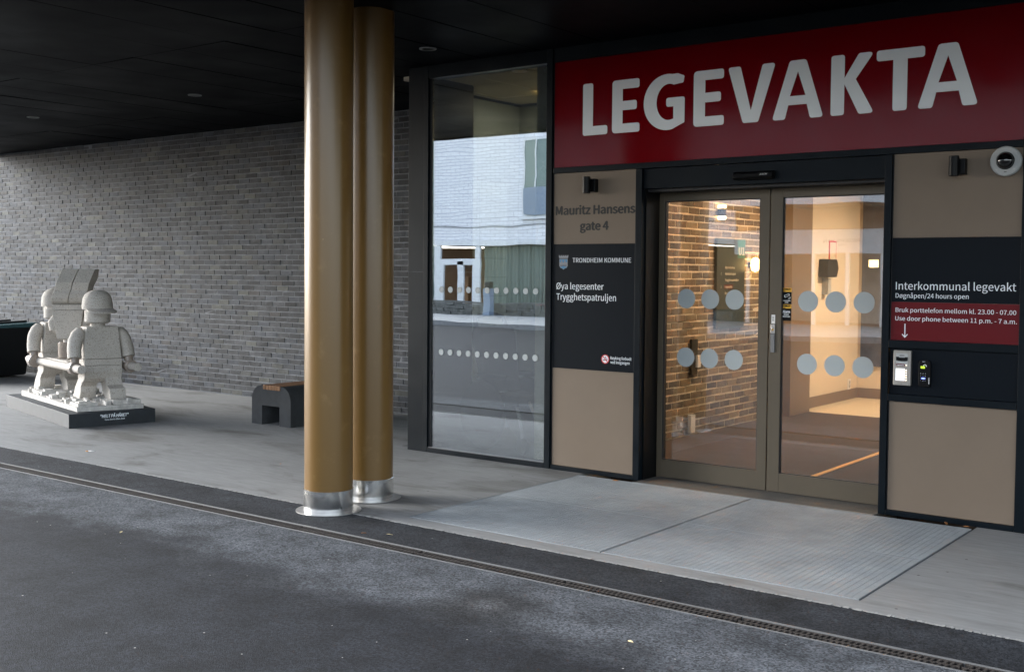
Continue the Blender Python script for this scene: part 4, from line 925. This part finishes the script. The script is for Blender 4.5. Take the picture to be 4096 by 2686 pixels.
# ------------------------------------------------------------------ stone sculpture: two bearers, a stretcher and an upturned figure (generic block figures)
sc_ = thing('stone_sculpture', 'pale stone sculpture of two capped block figures carrying a stretcher', 'sculpture', (-10.38, 6.31, 0), math.atan2(.97, .242))
WS = world(sc_)
def smb(): m = MB(); m.T = WS; return m
pl_ = smb().box(0, .888, 0, 2.27, 0, .142).build('plinth', M['plinth'], sc_, bevel=.004)
PT = WS @ facing(-.0012)
text('"HELT PÅ HÅRET"', .315, .605, .030, WS @ facing(-.0012, .085), M['white'], pl_, shear=.15, bold=.01)
text('Hans Martin Øien 2019', .36, .565, .016, WS @ facing(-.0012, .055), M['white'], pl_)
rub = smb()
rub.box(.115, .80, .10, 2.08, .143, .195, .006)
for k in range(120):
    x = random.uniform(.13, .76); y = random.uniform(.12, 2.03); s = random.uniform(.03, .085)
    rub.box(x, min(x + s, .795), y, min(y + s * random.uniform(.7, 1.5), 2.07), .19, .2 + random.choice((.012, .03, .035, .05)) * random.uniform(.7, 1.2), .004)
rub.box(.14, .34, .14, .42, .19, .225, .004); rub.box(.50, .79, .16, .42, .19, .232, .004); rub.box(.16, .55, 1.45, 1.75, .19, .23, .004)
rub.build('rubble_base', M['stonew'], sc_)
def bearer(y, dx, lb):
    c = .487 + dx
    def tz(w0, w1, d0, d1, z0, z1, yc=0):   # tapered block
        m = smb(); m.add([(c - w0, y + yc - d0, z0), (c + w0, y + yc - d0, z0), (c + w0, y + yc + d0, z0), (c - w0, y + yc + d0, z0), (c - w1, y + yc - d1, z1), (c + w1, y + yc - d1, z1), (c + w1, y + yc + d1, z1), (c - w1, y + yc + d1, z1)], [(3, 2, 1, 0), (4, 5, 6, 7), (0, 1, 5, 4), (1, 2, 6, 5), (2, 3, 7, 6), (3, 0, 4, 7)]); return m
    t = tz(.195, .165, .115, .100, .657, .995).build('bearer', M['stone'], sc_, bevel=.006, label=lb)
    tz(.197, .196, .116, .116, .588, .654).build('belt', M['stone'], t, bevel=.004)
    # barrel hips and legs in mid-stride
    hp = smb(); hp.prism([(y - .116, .586), (y - .122, .52), (y - .105, .455), (y - .06, .415), (y, .40), (y + .06, .415), (y + .105, .455), (y + .118, .52), (y + .116, .586)], 'x', c - .196, c + .196); hp.build('hips', M['stone'], t, bevel=.006)
    for sx, st in ((-1, .17), (1, -.13)):
        m = smb(); x0, x1 = (c - .190, c - .022) if sx < 0 else (c + .022, c + .190)
        if st > 0: pr_ = [(y - .08, .46), (y - .05 + st * .5, .36), (y - .13 + st, .30), (y - .09 + st, .225), (y + .13 + st, .225), (y + .12 + st * .6, .34), (y + .10, .46)]
        else: pr_ = [(y - .11, .46), (y - .07 + st * .6, .375), (y - .17 + st * .5, .345), (y - .20 + st * .5, .235), (y - .02 + st * .5, .225), (y + .03 + st * .3, .33), (y + .09, .46)]
        m.prism(pr_, 'x', x0, x1); m.build('leg', M['stone'], t, bevel=.006)
    smb().lathe([(.078, .996), (.078, 1.03)], c - .02, y, 28).build('neck', M['stone'], t)
    smb().lathe([(.112, 1.030), (.130, 1.046), (.130, 1.20), (.12, 1.21)], c - .02, y, 36).build('head', M['polish'] if 0 else M['stone'], t)
    cp = smb(); cp.lathe([(.150, 1.172), (.156, 1.18), (.156, 1.235), (.148, 1.285), (.128, 1.330), (.095, 1.360), (.050, 1.376), (0, 1.380)], c - .02, y, 36)
    cp.build('cap', M['stone'], t)
    vz = smb(); arc_ = [(c - .02 + .150 * math.cos(R(a)), y + .150 * math.sin(R(a))) for a in range(200, 341, 10)] 
    out_ = [(c - .02 + .158 * math.cos(R(a)), y - .115 + .150 * math.sin(R(a))) for a in range(340, 199, -10)]
    n = len(arc_); pts3 = [(p[0], p[1], 1.190) for p in arc_] + [(p[0], p[1], 1.160 - .012 * math.sin(math.pi * i / (n - 1)) + .004) for i, p in enumerate(out_)]
    pts3b = [(p[0], p[1], 1.172) for p in arc_] + [(p[0], p[1], 1.146 - .012 * math.sin(math.pi * i / (n - 1))) for i, p in enumerate(out_)]
    vs = pts3 + pts3b; N = 2 * n; fs = []
    for i in range(n - 1): fs += [(i, i + 1, N - 2 - i, N - 1 - i), (N + i + 1, N + i, 2 * N - 1 - i, 2 * N - 2 - i)]
    for i in range(N): fs.append((i, (i + 1) % N, N + (i + 1) % N, N + i))
    vz.add(vs, fs, True); vz.build('visor', M['stone'], t)
    for sx in (-1, 1):
        am = smb(); xs = c + sx * .185
        am.tube([(xs - sx * .01, y, .945), (xs + sx * .012, y, .935), (xs + sx * .045, y - .005, .90), (xs + sx * .075, y - .015, .84), (xs + sx * .092, y - .04, .75), (xs + sx * .098, y - .07, .665)], [.045, .066, .074, .075, .072, .070], 18).build('arm', M['stone'], t)
        smb().tube([(xs + sx * .098, y - .065, .664), (xs + sx * .100, y - .085, .60)], [.046, .044], 16).build('wrist', M['polish'], t)
        hm = smb(); hx = c + sx * .292
        hm.lathe([(.050, y - .135), (.068, y - .13), (.070, y - .055), (.056, y - .045)], hx, 0, 24, axis='y', cz=.567); hm.build('fist', M['polish'], t)
bearer(.52, 0, 'front bearer of the stretcher, nearest the lettered plinth face')
bearer(1.72, -.065, 'rear bearer of the stretcher, partly hidden')
for sx in (-1, 1): smb().tube([(.487 + sx * .292, .20, .567), (.475 + sx * .292, 2.0, .567)], .043, 24).build('stretcher_pole', M['stone'], sc_)
cs_ = .385; cy = 1.16
TURN = Matrix.Translation((cs_, cy, 0)) @ Matrix.Rotation(R(-32), 4, 'Z') @ Matrix.Translation((-cs_, -cy, 0))
LEAN = Matrix(((1, 0, .26, -.26 * 1.21), (0, 1, 0, 0), (0, 0, 1, 0), (0, 0, 0, 1)))
def cmb(lean=False): m = MB(); m.T = WS @ TURN @ (LEAN if lean else Matrix.Identity(4)); return m
m = cmb(); m.add([(cs_ - .118, cy - .09, .835), (cs_ + .118, cy - .09, .835), (cs_ + .118, cy + .09, .835), (cs_ - .118, cy + .09, .835), (cs_ - .168, cy - .11, 1.150), (cs_ + .168, cy - .11, 1.150), (cs_ + .168, cy + .11, 1.150), (cs_ - .168, cy + .11, 1.150)], [(3, 2, 1, 0), (4, 5, 6, 7), (0, 1, 5, 4), (1, 2, 6, 5), (2, 3, 7, 6), (3, 0, 4, 7)])
up_ = m.build('upturned_figure', M['stone'], sc_, bevel=.006, label='block figure standing upside down on the stretcher')
cmb().box(cs_ - .166, cs_ + .166, cy - .11, cy + .11, 1.153, 1.212).build('belt', M['stone'], up_, bevel=.004)
for sx in (-1, 1):
    x0, x1 = (cs_ - .176, cs_ - .003) if sx < 0 else (cs_ + .003, cs_ + .176)
    cmb(True).prism([(cy - .085, 1.214), (cy - .125, 1.245), (cy - .145, 1.285), (cy - .145, 1.33), (cy - .125, 1.37), (cy - .135, 1.45), (cy - .03, 1.60), (cy + .15, 1.60), (cy + .20, 1.50), (cy + .11, 1.41), (cy + .135, 1.33), (cy + .125, 1.26), (cy + .085, 1.214)], 'x', x0, x1).build('leg', M['stone'], up_, bevel=.006)
    cmb().tube([(cs_ + sx * .12, cy, .90), (cs_ + sx * .165, cy - .02, .95), (cs_ + sx * .175, cy - .03, 1.02), (cs_ + sx * .15, cy - .03, 1.08)], [.03, .055, .055, .03], 16).build('arm', M['stone'], up_)
cmb().lathe([(.075, .80), (.075, .834)], cs_, cy, 24).build('neck', M['stone'], up_); cmb().lathe([(.118, .62), (.13, .635), (.13, .785), (.115, .80)], cs_, cy, 32).build('head', M['polish'], up_)
smb().box(.215, .755, .72, 1.5, .596, .618).build('stretcher_bed', M['stone'], sc_, bevel=.004)

# ------------------------------------------------------------------ small litter
def leafy(x, y, s, m, lb, z=.004, cat='leaf', nm='dry_leaf'):
    a = random.uniform(0, 6.28); mb = MB(); c, d = math.cos(a), math.sin(a)
    pts = [(-1, 0, .0), (-.4, .32, .25), (.3, .30, .2), (1, 0, .1), (.3, -.3, .12), (-.4, -.3, .05)]
    P3 = [(x + s * (u * c - v * d), y + s * (u * d + v * c), z + s * h) for u, v, h in pts] + [(x, y, z + s * .02)]
    mb.add(P3, [(i, (i + 1) % 6, 6) for i in range(6)]); o = mb.build(nm, m); sol = o.modifiers.new('thickness', 'SOLIDIFY'); sol.thickness = .0012
    tag(o, lb, cat)
leafy(-4.71, 4.98, 0.023, M['pale_leaf'], 'pale curled leaf on the asphalt just right of the column foot', .004)
leafy(-4.86, 4.91, 0.018, M['leaf'], 'orange leaf on the asphalt strip below the column foot', .004)
leafy(-4.60, 7.38, 0.029, M['leaf'], 'orange leaf against the foot of the left door post', .003)
leafy(-2.15, 7.47, 0.033, M['leaf'], 'orange leaf under the beige panel below the door phone', .003)
leafy(-2.02, 7.46, 0.019, M['leaf'], 'small brown leaf under the door phone panel, right of the larger one', .003)
leafy(-7.15, 6.25, 0.019, M['leaf'], 'orange leaf on the concrete left of the nearer column', .003)
leafy(-6.02, 4.00, 0.019, M['pale_leaf'], 'thin pale leaf on the grey asphalt left of the drain', .003)
leafy(-2.52, 4.18, 0.019, M['pale_leaf'], 'thin pale leaf on the asphalt in front of the drain at right', .003)
bt = thing('cigarette_butt', 'cigarette butt lying on the concrete in front of the sculpture', 'cigarette butt', (-8.92, 5.62, .004))
a = (-8.95, 5.60, .006); b = (-8.93, 5.615, .006); c = (-8.89, 5.645, .006)
MB().tube([a, b], .0045, 8).build('filter', M['filter'], bt); MB().tube([b, c], .0045, 8).build('stub', M['paper'], bt)

# ------------------------------------------------------------------ across the street (seen in the glass)
YB = -17.0
hb = thing('white_brick_building', 'white brick building across the street, mirrored in the window and doors', 'building', (-18, YB, 0))
def hbx(name, x0, x1, y0, y1, z0, z1, m): return MB().box(x0, x1, y0, y1, z0, z1).build(name, M[m], hb)
upw = hbx('upper_wall', -33.5, -16.0, YB - 8, YB, 2.74, 11.0, 'whitebrick')
hbx('string_course', -33.5, -16.0, YB, YB + .03, 3.25, 3.29, 'crestgrey')
hbx('white_band', -33.5, -16.0, YB + .0, YB + .06, 2.56, 2.735, 'whitepaint')
hbx('back_room', -33.5, -16.0, YB - 8, YB - 3.0, 0, 2.55, 'wood'); hbx('room_floor', -33.5, -16, YB - 3, YB + .06, 0, .40, 'rub')
for x0 in (-29.6, -23.88, -19.6):
    fw = hbx('upper_window', x0, x0 + 1.35, YB, YB + .02, 3.62, 6.23, 'greenglaze')
    f = MB()
    for a_, b_, c_, d_ in ((x0 - .06, x0, 3.55, 6.3), (x0 + 1.35, x0 + 1.41, 3.55, 6.3), (x0, x0 + 1.35, 6.23, 6.3), (x0, x0 + 1.35, 3.55, 3.62), (x0 + .45, x0 + .50, 3.62, 6.23)): f.box(a_, b_, YB + .0, YB + .05, c_, d_)
    f.build('frame', M['whitepaint'], fw); MB().box(x0 - .1, x0 + 1.45, YB, YB + .16, 3.48, 3.55).build('sill', M['whitepaint'], fw)
    MB().box(x0 + .05, x0 + 1.3, YB + .12, YB + .135, 3.62, 4.55).build('glass_guard', M['greypost'], fw)
# ground floor glazing with curtains
for x0, x1 in ((-33.4, -30.1), (-25.86, -20.2)):
    cur = MB(); n = int((x1 - x0) / .05)
    pts = [(x0 + i * (x1 - x0) / n, YB - .25 + .035 * math.sin(i * 1.9) + .02 * math.sin(i * .7)) for i in range(n + 1)]
    vs = [(p[0], p[1], z) for p in pts for z in (.42, 2.55)] + [(p[0], p[1] - .01, z) for p in pts for z in (.42, 2.55)]; k = 2 * (n + 1)
    cur.add(vs, [(2 * i, 2 * i + 2, 2 * i + 3, 2 * i + 1) for i in range(n)] + [(k + 2 * i, k + 2 * i + 1, k + 2 * i + 3, k + 2 * i + 2) for i in range(n)]); cur.build('curtain', M['curtain'], hb)
du = MB()
for x0, x1, z0, z1 in ((-28.10, -27.80, .42, 2.55), (-26.1, -25.86, .42, 2.55), (-27.8, -26.1, 2.0, 2.09), (-27.8, -27.62, .42, 2.0), (-26.95, -26.66, .42, 2.0), (-26.22, -26.1, .42, 2.0), (-27.62, -26.22, 1.9, 2.0)): du.box(x0, x1, YB - .06, YB + .02, z0, z1)
du.build('terrace_door_frame', M['whitepaint'], hb)
hbx('interior_cabinet', -27.55, -27.0, YB - 1.2, YB - .7, .42, 1.45, 'wood'); hbx('side_glass', -30.0, -28.12, YB - .02, YB, .42, 2.55, 'greenglaze')
ac = thing('red_blob_standin', 'armchair-shaped stand-in for an unclear red blob across the street', 'armchair', (-22.3, YB + .6, .0))  # made-up chair form standing in for an unclear red blob
ac.location = (-22.3, -16.3, .11)
MB().box(-22.65, -22.0, -16.6, -16.0, .11, .55).build('seat', M['pinkred'], ac, bevel=.05); MB().box(-22.65, -22.0, -16.85, -16.6, .11, 1.35).build('backrest', M['pinkred'], ac, bevel=.08)
# entrance part of that building, mirrored in the right door leaf
rm = MB()
rm.box(-16.0, -4, YB - 8, YB - .2, 4.0, 11.0); rm.build('upper_wall', M['whitebrick'], hb)
hbx('overhang', -16.0, -4, YB - .2, YB + 1.5, 3.62, 3.95, 'whitepaint'); hbx('overhang_soffit', -15.9, -4.1, YB - .2, YB + 1.4, 3.585, 3.618, 'wood')
for k in range(5): hbx('soffit_batten', -15.8 + k * 2.3, -15.7 + k * 2.3, YB - .1, YB + 1.3, 3.53, 3.583, 'skirt')
hbx('wall_beam', -16.0, -4, YB - .3, YB - .1, 2.95, 3.58, 'wood')
bd = hbx('sign_band', -16.0, -4, YB - .14, YB, 2.24, 2.93, 'whitepaint')
text('RESEPSJON', 11.99, 13.11, .105, facing_street(YB + .002, 2.545), M['crestgrey'], bd, bold=.006)
text('Mottak', 12.4, 12.66, .06, facing_street(YB + .002, 2.43), M['crestgrey'], bd)
for k in range(8):
    x = -15.55 + k * 1.06
    hbx('window_post', x - .05, x + .05, YB - .12, YB - .02, .1, 2.238, 'whitepaint')
hbx('window_sill', -16.0, -4, YB - .16, YB, 0, .098, 'whitepaint'); hbx('reception_wall', -16.0, -4, YB - 4, YB - 3.6, 0, 3.6, 'wallin'); hbx('reception_floor', -16, -4, YB - 3.6, YB - .16, 0, .05, 'wood')
for x, z in ((-11.95, 1.95), (-9.4, 1.9), (-15, 1.95)):
    hbx('reception_lamp', x - .12, x + .12, YB - 1.2, YB - 1.0, z - .1, z + .12, 'glow')
tw2 = thing('garden_wall', 'low dark stone garden wall across the street', 'stone wall', (-32, -15.4, 0))
MB().box(-33.5, -20.2, -15.68, -15.42, .0, .50).build('wall_core', M['pit'], tw2)
sw_ = MB()
for r_ in range(4):
    x = -33.5
    while x < -20.4:
        l_ = random.uniform(.25, .75); sw_.box(x, x + l_ - .02, -15.42, -15.36 + random.uniform(-.02, .03), .11 + r_ * .105, .11 + r_ * .105 + .097, .012); x += l_
stuff(sw_.build('wall_stones', M['rub'], tw2)); MB().box(-33.5, -20.2, -15.72, -15.34, .535, .58).build('coping', M['rub'], tw2)
bp_ = thing('charging_post', 'grey blue metal post in front of the garden wall across the street', 'post', (-23.85, -15.0, .11))
MB().box(-24.0, -23.7, -15.1, -14.85, .11, 1.05).build('post_body', M['greypost'], bp_, bevel=.02); MB().box(-23.98, -23.72, -15.08, -14.87, 1.055, 1.30).build('post_head', M['ink'], bp_, bevel=.04)
